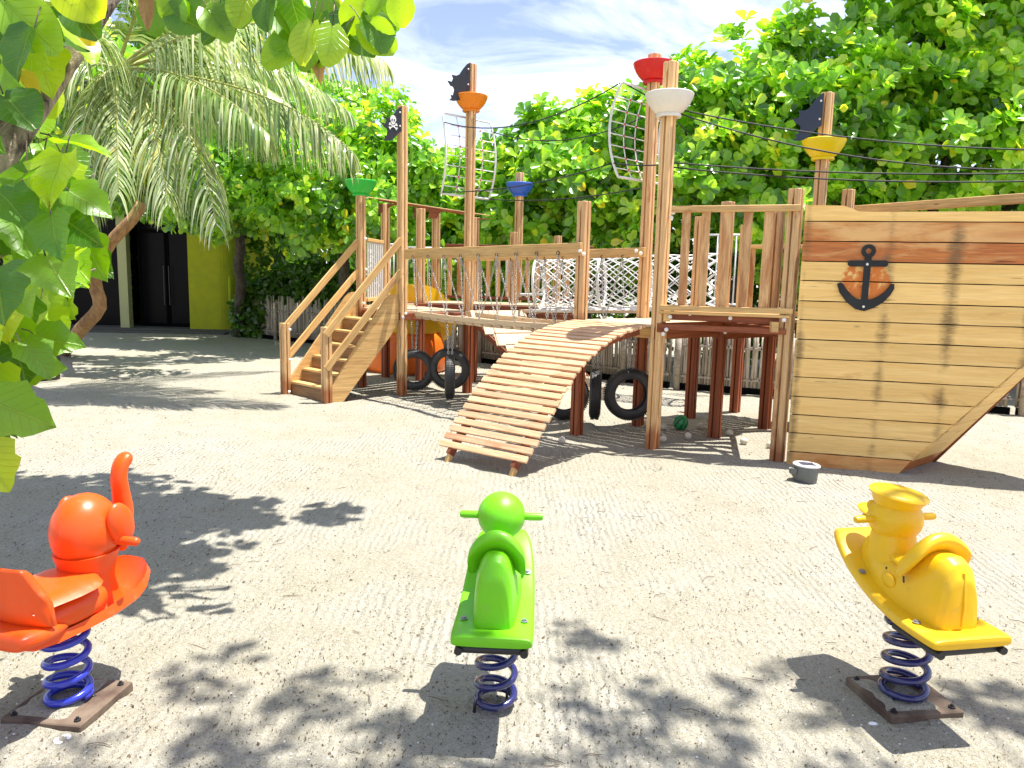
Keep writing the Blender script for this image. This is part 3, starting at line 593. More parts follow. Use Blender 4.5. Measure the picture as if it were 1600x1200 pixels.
far_palm((-2.2, 20, 0), (-2.15, 20, 4.3), 'distant palm top poking up right of the pirate flag post')
# ------------------------------------------------------------------ near broad-leaved tree (left edge and overhead)
def near_leaf_mesh(name, mat, lobes, wid, seed):
    r_ = random.Random(seed); n = 9; vs = []; fs = []
    for i in range(n+1):
        t = i/n; hw = wid*(math.sin(PI*min(1, t*0.96+0.04)**0.62)**0.8)*(1+lobes*0.14*math.sin(t*17+seed)) if lobes > 0 else wid*max(0.0, math.sin(PI*min(1, t*0.97+0.03)**0.95))**0.55
        if i == n: hw = 0.0 if lobes > 0 else wid*0.25
        curl = 0.10*math.sin(t*2.4+seed); zz = -0.22*t*t+curl*0.3
        for s in (-1, -0.5, 0, 0.5, 1):
            vs.append((t - (0.10*abs(s) if t < 0.2 else 0)*(1-t*5 if t < 0.2 else 0), s*hw, zz + abs(s)*hw*0.35 + 0.025*math.sin(s*5+t*9+seed)))
    for i in range(n):
        for k in range(4): fs.append((i*5+k, i*5+k+1, (i+1)*5+k+1, (i+1)*5+k))
    return mesh_from(name, vs, fs, mat, True)
HIB = [near_leaf_mesh('leaf', M_near, 1.0, 0.46, k) for k in range(5)]; RND = [near_leaf_mesh('leaf', M_near, 0.0, 0.44, 10+k) for k in range(3)]
YEL = near_leaf_mesh('leaf', M_yleaf, 0.0, 0.36, 3); BRN = near_leaf_mesh('leaf', M_bleaf, 0.3, 0.22, 5)
def near_tree():
    t = thing('broadleaf_tree', (-3.4, 2.2, 0), 'near tree with big lime green leaves framing the left edge and top', 'tree')
    br = [at(-420, 1000, 2.2), at(-260, 600, 2.4), at(-60, 340, 2.6), at(0, 250, 2.7), at(60, 160, 2.8), at(125, 62, 2.95), at(175, -10, 3.1), at(260, -110, 3.4), at(400, -190, 3.9)]
    MB().tube([V(-3.4, 2.2, -0.05)]+br, [0.12, 0.09, 0.07, 0.055, 0.047, 0.044, 0.04, 0.034, 0.03, 0.025], 12).build('trunk', M_bark, t, world=True, smooth=True)
    tw = MB(); cnt = 0
    def put(p, axis, nrm, size, me, stem=None):
        nonlocal cnt
        a = Vector(axis).normalized(); nn = Vector(nrm); nn = (nn-a*nn.dot(a)).normalized(); s = nn.cross(a)
        leaf_object('leaf', me, t, p, a, s, size); cnt += 1
        q = Vector(p)-a*size*0.35+V(0, 0, size*0.18); tw.tube([Vector(p), (Vector(p)+q)/2+V(0, 0, 0.01), q], 0.0025, 4)
    # left mass, from the frame's edge to a ragged border
    def border(py): return np.interp(py, [-40, 60, 140, 175, 210, 300, 400, 480, 520, 600, 660, 720], [120, 95, 85, 60, 95, 135, 125, 115, 70, 30, 5, -20])
    spots = []
    tries = 0
    while len(spots) < 190 and tries < 9000:
        tries += 1
        py = random.uniform(-60, 715); px = random.uniform(-90, border(py))
        Y = random.uniform(2.35, 3.3); p = at(px, py, Y)
        bx = np.interp(py, [-60, 60, 160, 250, 400], [205, 125, 60, 0, -110])
        if abs(px-bx) < 42 and py < 290 and Y < 3.0: continue
        if any((p-q).length < 0.088 for q in spots): continue
        spots.append(p)
    for p in spots:
        out = V(random.uniform(-0.2, 0.9), random.uniform(-0.7, 0.3), random.uniform(-1.0, 0.05)); nrm = V(random.uniform(-0.5, 0.5), random.uniform(-1.25, -0.15), random.uniform(0.2, 1.0))
        put(p, out, nrm, random.uniform(0.13, 0.205), random.choice(HIB if p.z < 2.1 else HIB[:2]+RND))
    # overhanging twigs along the top edge with round leaves
    top = [(232, 12), (262, 22), (300, -6), (322, 20), (345, 18), (355, 45), (375, -4), (392, -8), (418, 5), (432, 32), (448, 52), (462, 74), (440, 12), (470, 20), (492, 6), (502, 26), (515, 8), (530, 36), (520, 48), (545, 30), (556, 56), (535, 62), (565, 44), (580, 28), (590, 8), (605, -8), (488, 44), (478, 62), (500, 60), (570, 8), (625, -6), (455, -4), (410, -20), (270, -14), (240, -10), (330, -18)]
    for px, py in top:
        Y = random.uniform(3.5, 3.95); p = at(px, py-8, Y)
        out = V(random.uniform(-0.8, 0.8), random.uniform(-0.3, 0.3), random.uniform(-1, -0.25)); nrm = V(random.uniform(-0.5, 0.5), -1, random.uniform(-0.1, 0.6))
        put(p, out, nrm, random.uniform(0.14, 0.19), random.choice(RND))
    put(at(133, 6, 2.75), (0.05, -0.1, -1), (0.2, -1, 0.2), 0.13, YEL); put(at(25, 100, 2.6), (0.3, 0, -0.8), (0, -1, 0.4), 0.13, YEL)
    put(at(492, 68, 3.6), (0.15, 0, -1), (0.3, -1, 0), 0.17, BRN); put(at(228, -10, 3.3), (0.0, 0, -1), (0.4, -1, 0), 0.14, BRN)
    # twigs
    MB().tube([br[6], at(300, -30, 3.5), at(420, -6, 3.7), at(480, 20, 3.75), at(520, 45, 3.8)], [0.018, 0.014, 0.011, 0.009, 0.006], 6).build('twig', M_bark, t, world=True, smooth=True)
    MB().tube([at(420, -6, 3.7), at(510, -14, 3.8), at(575, 0, 3.85), at(630, -10, 3.9)], [0.011, 0.009, 0.007, 0.004], 6).build('twig', M_bark, t, world=True, smooth=True)
    MB().tube([at(-60, 420, 2.6), at(20, 390, 2.8), at(70, 365, 2.85), at(115, 330, 2.9), at(150, 310, 2.9)], [0.016, 0.011, 0.009, 0.007, 0.004], 6).build('twig', M_bark, t, world=True, smooth=True)
    MB().tube([at(-60, 470, 2.6), at(40, 440, 2.85), at(100, 440, 2.9), at(150, 420, 2.95)], [0.014, 0.009, 0.007, 0.004], 6).build('twig', M_bark, t, world=True, smooth=True)
    MB().tube([at(-60, 560, 2.5), at(10, 575, 2.6), at(30, 640, 2.6), at(10, 690, 2.6)], [0.012, 0.008, 0.006, 0.004], 6).build('twig', M_bark, t, world=True, smooth=True)
    MB().tube([br[3], at(20, 120, 2.8), at(40, 40, 2.85), at(35, -40, 2.9)], [0.02, 0.015, 0.01, 0.008], 6).build('twig', M_bark, t, world=True, smooth=True)
    tw.build('leaf_stalks', M_bark, t, world=True, smooth=True, kind='stuff')
    # canopy above the frame: it casts the dappled shade on the left of the sand
    P, d, rr = blob_points([(-1.75, 5.05, 4.5, 1.15, 0.85, 0.4), (-2.9, 4.9, 4.3, 1.1, 0.9, 0.4), (-3.6, 5.6, 4.6, 1.0, 0.8, 0.45), (-0.75, 5.1, 4.4, 0.5, 0.35, 0.25), (-1.15, 4.25, 4.35, 0.8, 0.5, 0.3), (0.15, 5.12, 4.4, 0.16, 0.12, 0.06)], 1350, 1.0, 0.3)
    a = rosettes(P, d+np.array([0, 0, 1.2]), 5, (0.13, 0.2), (0.9, 1.5)); o = bpy.data.objects.new('crown', foliage_mesh('crown', M_near_st, *a)); link(o, t, Matrix.Identity(4)); o['kind'] = 'stuff'
    lm = MB(); lm.tube([br[-1], at(420, -260, 4.5), V(-1.7, 5.05, 4.5)], [0.025, 0.03, 0.02], 6); lm.tube([br[5], V(-2.6, 4.2, 4.1), V(-3.2, 5.2, 4.5)], [0.035, 0.03, 0.015], 6); lm.build('limb', M_bark, t, world=True, smooth=True)
near_tree()
def shade_tree():
    t = thing('shade_tree', (3.4, -1.8, 0), 'tree behind the viewer casting soft dapples on the near sand', 'tree')
    fork = V(2.6, -0.6, 3.4); MB().tube([V(3.4, -1.8, -0.05), V(3.2, -1.4, 1.5), fork], [0.2, 0.17, 0.13], 10).build('trunk', M_bark3, t, world=True, smooth=True)
    bl = [(1.95, 2.85, 4.9, 0.42, 0.3, 0.2), (1.75, 3.4, 4.7, 0.16, 0.16, 0.1), (0.75, 2.75, 4.9, 0.5, 0.35, 0.2), (0.25, 3.1, 4.8, 0.16, 0.16, 0.1), (2.65, 3.05, 4.7, 0.35, 0.25, 0.15), (1.35, 2.3, 4.9, 0.5, 0.3, 0.2), (0.2, 2.35, 4.8, 0.35, 0.25, 0.2), (2.7, 2.4, 4.9, 0.35, 0.3, 0.2), (3.2, 3.0, 4.8, 0.3, 0.2, 0.15), (-0.5, 2.45, 4.7, 0.35, 0.25, 0.15)]
    bl = [(b[0]+0.75, b[1]+0.13, b[2]+2.5)+tuple(b[3:]) for b in bl]
    lm = MB()
    for b in bl: lm.tube(limb_pts(fork, b[:3], 6, 0.1), list(np.linspace(0.035, 0.006, 6)), 5)
    lm.build('limb', M_bark3, t, world=True, smooth=True)
    P, d, rr = blob_points(bl, 165, 1.0, 0.3); a = rosettes(P, d+np.array([0, 0, 1.0]), 5, (0.09, 0.14), (0.9, 1.5)); o = bpy.data.objects.new('crown', foliage_mesh('crown', M_near_st, *a)); link(o, t, Matrix.Identity(4)); o['kind'] = 'stuff'
shade_tree()
def slim_tree():
    p = [gnd(100, 552), at(125, 515, 11), at(160, 480, 11), at(146, 440, 11), at(160, 400, 11), at(175, 375, 11), at(208, 342, 11), at(222, 318, 11.1)]
    t = thing('crooked_tree', p[0], 'crooked thin orange-brown trunk in front of the dark pavilion', 'tree')
    q = []
    for i in range(len(p)-1):
        for k in range(3):
            q.append(p[i].lerp(p[i+1], k/3))
    q.append(p[-1]); q2 = [q[0]]+[(q[i-1]+q[i]*2+q[i+1])/4 for i in range(1, len(q)-1)]+[q[-1]]
    MB().tube(q2, list(np.linspace(0.10, 0.075, len(q2))), 10).build('trunk', M_bark2, t, world=True, smooth=True)
    P, d, rr = blob_points([(-4.9, 11.5, 2.75, 0.7, 0.5, 0.3), (-5.6, 11.6, 2.7, 0.6, 0.5, 0.25)], 110, 0.8); a = rosettes(P, d+np.array([0, 0, 0.6]), 5, (0.14, 0.2))
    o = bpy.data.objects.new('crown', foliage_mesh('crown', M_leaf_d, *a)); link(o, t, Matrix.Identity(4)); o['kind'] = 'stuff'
slim_tree()

# ------------------------------------------------------------------ pavilion and fence
def pavilion():
    t = thing('pavilion', (-10, 20, 0), 'dark garden pavilion with a rounded lime wall in deep shade', 'building')
    MB().box((-14, 18.9, -0.1), (-6.6, 24.5, 0.07)).build('plinth', M_conc, t, world=True)
    MB().box((-13.6, 22.6, 0.07), (-6.7, 22.8, 2.9)).build('back_wall', M_dark, t, world=True)
    MB().box((-13.6, 19.2, 0.07), (-13.4, 22.6, 2.9)).build('side_wall', M_dark, t, world=True)
    MB().box((-14.2, 18.6, 2.9), (-6.0, 24.4, 3.1)).build('roof', M_dark, t, world=True)
    pts = [(-8.02, 19.05)]+[(-8.02+0.7+0.35*math.sin(a)-0.0, 19.05+0.35*(1-math.cos(a))) for a in np.linspace(0, PI/2, 8)]+[(-6.97, 22.5)]
    mb = MB(); n = len(pts)
    inner = [(x-0.14 if i > 1 else x, y+0.14) for i, (x, y) in enumerate(pts)]
    vs = [(x, y, 0.07) for x, y in pts]+[(x, y, 2.9) for x, y in pts]+[(x, y, 0.07) for x, y in inner]+[(x, y, 2.9) for x, y in inner]; fs = []
    for i in range(n-1): fs += [(i, i+1, i+1+n, i+n), (2*n+i+1, 2*n+i, 3*n+i, 3*n+i+1)]
    fs += [(0, n, 3*n, 2*n)]
    mb.add(vs, fs).build('rounded_wall', M_wall, t, world=True)
    MB().tube([(-6.98, 18.98, 0.07), (-6.98, 18.98, 1.4)], 0.04, 8).build('downpipe', M_wall, t, world=True, smooth=True)
    MB().box((-9.72, 19.0, 0.07), (-9.5, 19.2, 2.9)).build('column', M_wall2, t, world=True)
    for x in (-9.5, -8.77):
        d = MB().box((x+0.004, 19.6, 0.07), (x+0.72, 19.64, 2.5)).build('door', M_glass, t, world=True)
        f = MB()
        for a, b in (((x+0.004, 19.58, 0.07), (x+0.05, 19.597, 2.5)), ((x+0.67, 19.58, 0.07), (x+0.72, 19.597, 2.5)), ((x+0.05, 19.58, 2.42), (x+0.67, 19.597, 2.5)), ((x+0.05, 19.58, 0.07), (x+0.67, 19.597, 0.16))): f.box(a, b)
        f.build('door_frame', M_dark, d, world=True)
    hm = MB(); hx, hz0, hz1 = -8.82, 0.62, 1.6
    hm.tube([(hx, 19.56, hz0), (hx, 19.48, hz0), (hx, 19.48, hz1), (hx, 19.56, hz1)], 0.012, 6); hm.tube([(hx+0.13, 19.56, hz0), (hx+0.13, 19.48, hz0), (hx+0.13, 19.48, hz1), (hx+0.13, 19.56, hz1)], 0.012, 6)
    hm.build('door_handle', M_dgrey, t, world=True)
    MB().box((-9.5, 19.6, 2.5), (-8.05, 19.66, 2.9)).build('transom', M_glass, t, world=True)
    MB().box((-13.4, 19.6, 0.07), (-9.72, 19.64, 2.9)).build('dark_screen', M_glass, t, world=True)
    MB().box((-14, 18.3, -0.05), (-6.9, 18.6, 0.05)).build('kerb', M_conc, t, world=True)
pavilion()
def fence(a, b, label, hgt, var):
    a, b = V(a[0], a[1], 0), V(b[0], b[1], 0); Ln = (b-a).length; d = (b-a)/Ln; nrm = V(-d.y, d.x, 0)
    t = thing('bamboo_fence', a, label, 'fence'); mb = MB(); tints = []; s = 0.0
    while s < Ln:
        r = random.uniform(0.014, 0.024); p = a+d*s+nrm*random.uniform(-0.015, 0.015); h = hgt+random.uniform(-var, var); lean = d*random.uniform(-0.02, 0.02); n0 = len(mb.v)
        zs = [0.09, 0.09+h*0.25, 0.09+h*0.27, 0.09+h*0.55, 0.09+h*0.57, h]; mb.tube([p+lean*z+V(0, 0, z) for z in zs], [r, r, r*1.12, r*0.96, r*1.08, r*0.95], 6); tints += [random.random()**2.2*0.9]*(len(mb.v)-n0); s += r*2+random.uniform(0.001, 0.012)
    o = mb.build('bamboo_canes', M_canes, t, world=True, smooth=True, kind='stuff'); at_ = o.data.attributes.new('tint', 'FLOAT', 'POINT'); at_.data.foreach_set('value', tints)
    for z in (0.2, 0.62*hgt/0.85):
        for sg in (-1, 1):
            q0 = a+nrm*0.035*sg+V(0, 0, z+0.004*sg); q1 = b+nrm*0.035*sg+V(0, 0, z+0.004*sg); board('fence_rail', q0, q1, 0.018, 0.03, M_bamboo, t)
        mb = MB(); k = 0.08
        while k < Ln: p = a+d*k+V(0, 0, z); mb.tube([p+nrm*0.05*math.cos(q)+V(0, 0, 0.022*math.sin(q))+d*0.003*q for q in np.linspace(0, 2*PI, 9)], 0.005, 4); k += 0.11
        mb.build('lashing', M_rope_b, t, world=True, kind='stuff')
    k = 0.05
    while k < Ln: p = a+d*k-nrm*0.06; MB().tube([p-V(0, 0, 0.05), p+V(0, 0, hgt*0.5), p+V(0, 0, hgt*0.52), p+V(0, 0, hgt*0.93)], [0.045, 0.043, 0.047, 0.042], 10).build('fence_post', M_bamboo, t, world=True, smooth=True); k += 1.55
    board('base_board', a+V(0, 0, 0.04), b+V(0, 0, 0.04), 0.05, 0.09, M_dark, t)
fence((-6.6, 18.3), (-0.65, 13.83), 'bamboo cane fence in shade at the left, behind the staircase', 0.9, 0.12)
fence((-0.6, 13.8), (2.3, 11.15), 'middle stretch of bamboo cane fence behind the tyre swings', 0.88, 0.05)
fence((2.36, 11.1), (6.24, 9.5), 'bamboo cane fence behind the posts under the front deck', 0.88, 0.05)
fence((6.3, 9.47), (10.5, 8.3), 'bamboo cane fence right of the ship bow', 0.9, 0.05)

# ------------------------------------------------------------------ the pirate ship playground
PG = thing('pirate_ship_playground', (0.9, 8.8, 0), 'wooden pirate ship climbing frame with masts, stairs, arched ramp and planked hull', 'playground')
PU = V(0.71, -0.704, 0).normalized(); PV = V(0.704, 0.71, 0)
def post_mesh(h, w_, mat):
    hw = w_/2; g = 0.013; gd = 0.028; c = 0.010
    face = [(-hw+c, -hw), (-g/2-0.003, -hw), (-g/2, -hw+gd), (g/2, -hw+gd), (g/2+0.003, -hw), (hw-c, -hw)]
    prof = []
    for k in range(4):
        ca, sa = math.cos(k*PI/2), math.sin(k*PI/2); prof += [(x*ca-y*sa, x*sa+y*ca) for x, y in face]
    n = len(prof); vs = [(0, x, y) for x, y in prof]+[(h-0.008, x, y) for x, y in prof]+[(h, x*0.93, y*0.93) for x, y in prof]
    fs = [(r*n+i, r*n+(i+1) % n, (r+1)*n+(i+1) % n, (r+1)*n+i) for r in range(2) for i in range(n)]; fs += [tuple(2*n+i for i in range(n))]
    return mesh_from('post', vs, fs, mat)
POSTS = {}
def post(key, x, y, top, mat, wd=0.105, label=None, z0=-0.03):
    M = Matrix.Translation((x, y, z0)) @ Matrix(((0, PU.x, PV.x, 0), (0, PU.y, PV.y, 0), (1, 0, 0, 0), (0, 0, 0, 1)))
    o = bpy.data.objects.new('post', post_mesh(top-z0, wd, mat)); link(o, PG, M); POSTS[key] = V(x, y, 0)
    if label: o['label'] = label
    return o
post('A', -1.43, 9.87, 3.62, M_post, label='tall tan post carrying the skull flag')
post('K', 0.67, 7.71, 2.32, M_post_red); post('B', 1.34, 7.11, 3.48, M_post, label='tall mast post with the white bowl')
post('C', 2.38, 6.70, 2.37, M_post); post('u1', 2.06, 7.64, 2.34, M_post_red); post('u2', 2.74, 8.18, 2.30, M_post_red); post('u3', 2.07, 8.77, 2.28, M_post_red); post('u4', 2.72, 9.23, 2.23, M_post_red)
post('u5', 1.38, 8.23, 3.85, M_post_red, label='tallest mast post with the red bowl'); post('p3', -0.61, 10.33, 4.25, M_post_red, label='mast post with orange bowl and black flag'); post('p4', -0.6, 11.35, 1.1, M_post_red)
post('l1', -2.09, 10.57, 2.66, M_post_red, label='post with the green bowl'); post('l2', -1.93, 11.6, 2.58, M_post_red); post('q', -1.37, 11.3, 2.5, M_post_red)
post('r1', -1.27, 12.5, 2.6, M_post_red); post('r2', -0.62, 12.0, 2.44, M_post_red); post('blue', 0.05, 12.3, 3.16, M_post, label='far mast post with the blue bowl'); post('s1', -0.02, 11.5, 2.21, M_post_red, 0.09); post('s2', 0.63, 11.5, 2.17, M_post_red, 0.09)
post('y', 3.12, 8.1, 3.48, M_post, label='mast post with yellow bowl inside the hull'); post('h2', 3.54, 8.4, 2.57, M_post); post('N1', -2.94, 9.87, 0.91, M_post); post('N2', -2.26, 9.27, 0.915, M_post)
P_ = POSTS
capm = MB().ell((0, 0, 0), (0.020, 0.020, 0.013), 10, 6).mesh('bolt_cap', M_cap, True)
def cap(p): o = bpy.data.objects.new('bolt_cap', capm); link(o, PG, frame(Vector(p), Vector(p)+V(0, 1, 0), V(0, 0, 1)) @ Matrix.Rotation(PI/2, 4, 'Y')); return o
# bowls
def bowl(pt, zb, mat, label):
    R = 0.21; prof = [(0.08, zb-0.012), (0.108, zb-0.012), (0.114, zb+0.0), (0.110, zb+0.012), (0.104, zb+0.018), (0.125, zb+0.032), (0.157, zb+0.065), (0.185, zb+0.105), (0.204, zb+0.145), (0.213, zb+0.175), (0.214, zb+0.188), (0.206, zb+0.194), (0.192, zb+0.186), (0.15, zb+0.10), (0.08, zb+0.05)]
    o = MB().lathe(prof, 36, Matrix.Translation((pt.x, pt.y, 0)), caps=False).build('bowl', mat, PG, world=True, smooth=True); o['label'] = label
    smooth_by_angle(o, 50)
bowl(P_['u5'], 3.57, M_b_red, 'red crow nest bowl'); bowl(P_['B'], 3.02, M_b_white, 'white crow nest bowl'); bowl(P_['p3'], 3.67, M_b_orange, 'orange crow nest bowl')
bowl(P_['l1'], 2.60, M_b_green, 'green crow nest bowl'); bowl(P_['blue'], 2.81, M_b_blue, 'blue crow nest bowl'); bowl(P_['y'], 2.83, M_b_yellow, 'yellow crow nest bowl')
# flags : ragged boards
FL = [(0, 0), (0, -0.40), (-0.05, -0.43), (-0.10, -0.49), (-0.17, -0.56), (-0.25, -0.58), (-0.33, -0.575), (-0.29, -0.54), (-0.305, -0.50), (-0.27, -0.50), (-0.25, -0.42), (-0.27, -0.38), (-0.31, -0.37), (-0.36, -0.30), (-0.29, -0.31), (-0.27, -0.26), (-0.29, -0.21), (-0.22, -0.215), (-0.17, -0.19), (-0.11, -0.10), (-0.05, -0.03)]
def flag(pt, ztop, ang, mat, label, sc=1.0, skull=False):
    d = V(math.cos(ang), math.sin(ang), 0)          # local +x direction; board hangs toward -x
    base = pt+V(0, 0, ztop)-d*0.045+V(d.y, -d.x, 0)*0.06
    M = frame(base, base+d) ; o = MB().prism([(x*sc, z*sc) for x, z in FL], -0.006, 0.006).build('flag', mat, PG, M=M); o['label'] = label
    for z in (-0.1, -0.32): MB().ell((-0.03*sc, -0.009, z*sc), (0.011, 0.006, 0.011), 8, 5).build('bolt_cap', M_cap, o, smooth=True)
    if skull:
        cx, cz = -0.155*sc, -0.235*sc; e = MB(); e.prism([(cx+0.055*sc*math.cos(a)*(1 if math.sin(a) > -0.1 else 0.8), cz+0.075*sc*math.sin(a)) for a in np.linspace(0, 2*PI, 22, endpoint=False)], -0.0105, -0.0075)
        e.build('skull', M_white, o)
        k = MB()
        for dx in (-0.02, 0.02): k.prism([(cx+dx*sc+0.012*sc*math.cos(a), cz-0.002+0.02*sc*math.sin(a)) for a in np.linspace(0, 2*PI, 10, endpoint=False)], -0.0125, -0.0112)
        k.prism([(cx-0.006*sc, cz-0.04*sc), (cx+0.006*sc, cz-0.04*sc), (cx, cz-0.026*sc)], -0.0125, -0.0112); k.build('skull_eyes', mat, o)
        b = MB()
        for s in (-1, 1):
            c0 = V(cx-0.062*sc*s, 0, cz-0.07*sc); c1 = V(cx+0.062*sc*s, 0, cz-0.135*sc); dd = (c1-c0).normalized(); nn = V(-dd.z, 0, dd.x); y0, y1 = -0.0105-0.001*(s > 0), -0.0075
            b.prism([(c0.x+nn.x*0.009*sc, c0.z+nn.z*0.009*sc), (c1.x+nn.x*0.009*sc, c1.z+nn.z*0.009*sc), (c1.x-nn.x*0.009*sc, c1.z-nn.z*0.009*sc), (c0.x-nn.x*0.009*sc, c0.z-nn.z*0.009*sc)], y0, y1)
            for c_ in (c0, c1):
                for s2 in (-1, 1): q = c_+nn*0.012*sc*s2; b.prism([(q.x+0.013*sc*math.cos(a), q.z+0.013*sc*math.sin(a)) for a in np.linspace(0, 2*PI, 10, endpoint=False)], y0-0.0005*s2, y1)
        b.build('crossbones', M_white, o)
    return o
flag(P_['A'], 3.60, math.radians(35), M_flag, 'black pirate flag board with white skull and crossbones', 0.74, True)
flag(P_['p3'], 4.25, math.radians(25), M_flag, 'plain black ragged flag board', 0.85)
flag(P_['y'], 3.47, math.radians(-12), M_navy, 'dark navy ragged flag board', 0.80)
# ---- sails : curved white frames with rope grids
def sail(pt, ztop, zbot, width, bulge, shift, label):
    c = Vector((pt.x, pt.y, 0)); v = PV; u = PU
    def pos(a, b): # a -1..1 across, b 0..1 down
        k = 4*b*(1-b)
        return c+v*(a*width/2*(1+0.04*k)+shift)+u*(bulge*k)-u*0.10+V(0, 0, ztop+(zbot-ztop)*b - 0.03*(1-a*a)*0)
    f = MB()
    for a in (-1, 1): f.tube([pos(a, b) for b in np.linspace(0, 1, 18)], 0.013, 8)
    for b in (0, 1): f.tube([pos(a, b) for a in np.linspace(-1, 1, 9)], 0.013, 8)
    fo = f.build('sail_frame', M_whitemetal, PG, world=True, smooth=True); fo['label'] = label
    r = MB()
    for a in (-0.45, 0.0, 0.45): r.tube([pos(a, b) for b in np.linspace(0.0, 1, 16)], 0.006, 5)
    bs = np.linspace(0.14, 0.9, 7)
    for b in bs: r.tube([pos(a, b) for a in np.linspace(-1, 1, 9)], 0.006, 5)
    r.build('rope_grid', M_rope_w, fo, world=True, smooth=True)
    k = MB()
    for a in (-0.45, 0.0, 0.45):
        for b in bs: k.ell(pos(a, b), (0.013, 0.013, 0.013), 8, 5)
    k.build('red_knots', M_knot, fo, world=True, smooth=True)
    return pos
sp1 = sail(P_['p3'], 3.60, 2.60, 0.84, 0.10, 0.02, 'left white sail frame with rope grid and red knots')
sp2 = sail(P_['u5'], 3.52, 2.60, 0.84, -0.12, 0.02, 'right white sail frame with rope grid and red knots')
# ---- rigging
def rope(a, b, sag, r=0.007):
    a, b = Vector(a), Vector(b); pts = [a.lerp(b, t)-V(0, 0, sag*4*t*(1-t)) for t in np.linspace(0, 1, 24)]
    MB().tube(pts, r, 5).build('rigging_rope', M_rope_b, PG, world=True, smooth=True)
rope(sp1(-1, 0.12), sp2(-1, 0.0), 0.22); rope(sp1(1, 0.12), sp2(1, 0.1), 0.22); rope(sp1(-1, 0.98), sp2(-1, 0.85), 0.08); rope(sp1(1, 1.0), sp2(1, 0.98), 0.08)
rope(sp2(-1, 0), sp2(1, 0.1), 0.0)
BOW = V(5.2, 5.75, 2.65)
rope(P_['B']+V(0.06, -0.02, 3.08), V(5.6, 6.2, 2.72), 0.16); rope(P_['B']+V(0.06, -0.02, 3.05), V(5.5, 5.95, 2.62), 0.28)
rope(sp2(-1, 0.85), P_['B']+V(0.08, 0.05, 2.62), 0.02); rope(P_['B']+V(0.06, 0.0, 2.62), V(5.6, 6.2, 2.58), 0.09); rope(P_['B']+V(0.06, 0.0, 2.58), V(5.5, 5.95, 2.5), 0.11)
# ---- decks
def deck(keys, z, name='deck_board', nb=7, ext=0.05, mat=None):
    q = [P_[k] if isinstance(k, str) else V(*k) for k in keys]; n = nb
    for i in range(n):
        t0 = (i+0.03)/n; t1 = (i+0.97)/n; a0 = q[0].lerp(q[3], t0); a1 = q[0].lerp(q[3], t1); b0 = q[1].lerp(q[2], t0); b1 = q[1].lerp(q[2], t1)
        wd = (a1-a0).length; board(name, (a0+a1)/2+V(0, 0, z-0.015), (b0+b1)/2+V(0, 0, z-0.015), wd*0.96, 0.03, mat or M_pale, PG)
def beam(a, b, z0, z1, mat, off=0.0, wd=0.045, ext=0.05, name='deck_beam'):
    a = P_[a] if isinstance(a, str) else V(*a); b = P_[b] if isinstance(b, str) else V(*b); d = (b-a).normalized(); nrm = V(d.y, -d.x, 0)*off
    return board(name, a+nrm-d*ext+V(0, 0, (z0+z1)/2), b+nrm+d*ext+V(0, 0, (z0+z1)/2), wd, z1-z0, mat, PG)
deck(('A', 'p3', 'q', 'l1'), 1.10); deck(('K', 'B', 'u1', 'u5'), 1.165); deck(('B', 'C', 'u2', 'u1'), 1.30, mat=M_wood); deck(('u5', 'u1', 'u2', 'u3'), 1.165); deck(('u3', 'u2', (3.4, 8.7, 0), 'u4'), 1.165)
beam('A', 'p3', 0.98, 1.075, M_red, 0.03); beam('A', 'l1', 0.98, 1.075, M_red, 0.0); beam('l1', 'q', 0.98, 1.075, M_red); beam('p3', 'q', 0.98, 1.075, M_red)
beam('K', 'u5', 1.03, 1.14, M_red); beam('B', 'u1', 1.03, 1.14, M_red); beam('K', 'B', 1.03, 1.13, M_wood, -0.05); beam('u5', 'u3', 1.03, 1.14, M_red); beam('u1', 'u2', 1.0, 1.14, M_red); beam('u3', 'u4', 1.0, 1.14, M_red)
beam('B', 'C', 1.215, 1.28, M_red, -0.01, 0.05, 0.0); beam('B', 'u1', 1.10, 1.185, M_red, 0.05); beam('u1', 'C', 1.10, 1.185, M_red, 0.0, 0.05, 0.0); beam('C', 'u2', 1.2, 1.28, M_red, 0)
beam('B', 'C', 1.13, 1.18, M_red, 0.04, 0.05, 0.0)
# deck 2 / rear walkway
deck(((-1.35, 11.35, 0), (0.95, 11.05, 0), (1.15, 11.9, 0), (-1.15, 12.2, 0)), 1.16, nb=6)
beam((-1.40, 11.22, 0), (0.95, 10.98, 0), 1.04, 1.145, M_red); beam((-1.9, 11.6, 0), (-1.1, 12.6, 0), 1.04, 1.14, M_red)
deck(('l1', 'q', (-1.1, 12.4, 0), 'l2'), 1.12, nb=6)
# ---- roof panel over the rear posts
gat = [at(594, 314, 11.6), at(660, 324, 12.0), at(755, 337, 12.6)]
rp = board('roof_panel', at(592, 312, 11.6), at(742, 336, 12.1), 0.10, 0.035, M_red, PG, label='red-stained top panel over the rear posts'); board('roof_edge', at(560, 306, 11.0), at(765, 340, 12.15)+V(0, 0, 0.03), 0.02, 0.012, M_rail, PG)
for k, (px, py, Y) in enumerate(((600, 326, 11.6), (656, 333, 11.35), (678, 335, 12.4), (735, 348, 12.0))):
    p = at(px, py, Y); MB().prism([(-0.08, 0.07), (-0.08, -0.06), (0.05, -0.06), (0.06, 0.0), (0.12, 0.05), (0.30, 0.06), (0.30, 0.07)], -0.03, 0.03).build('bracket', M_red, PG, M=Matrix.Translation(p))
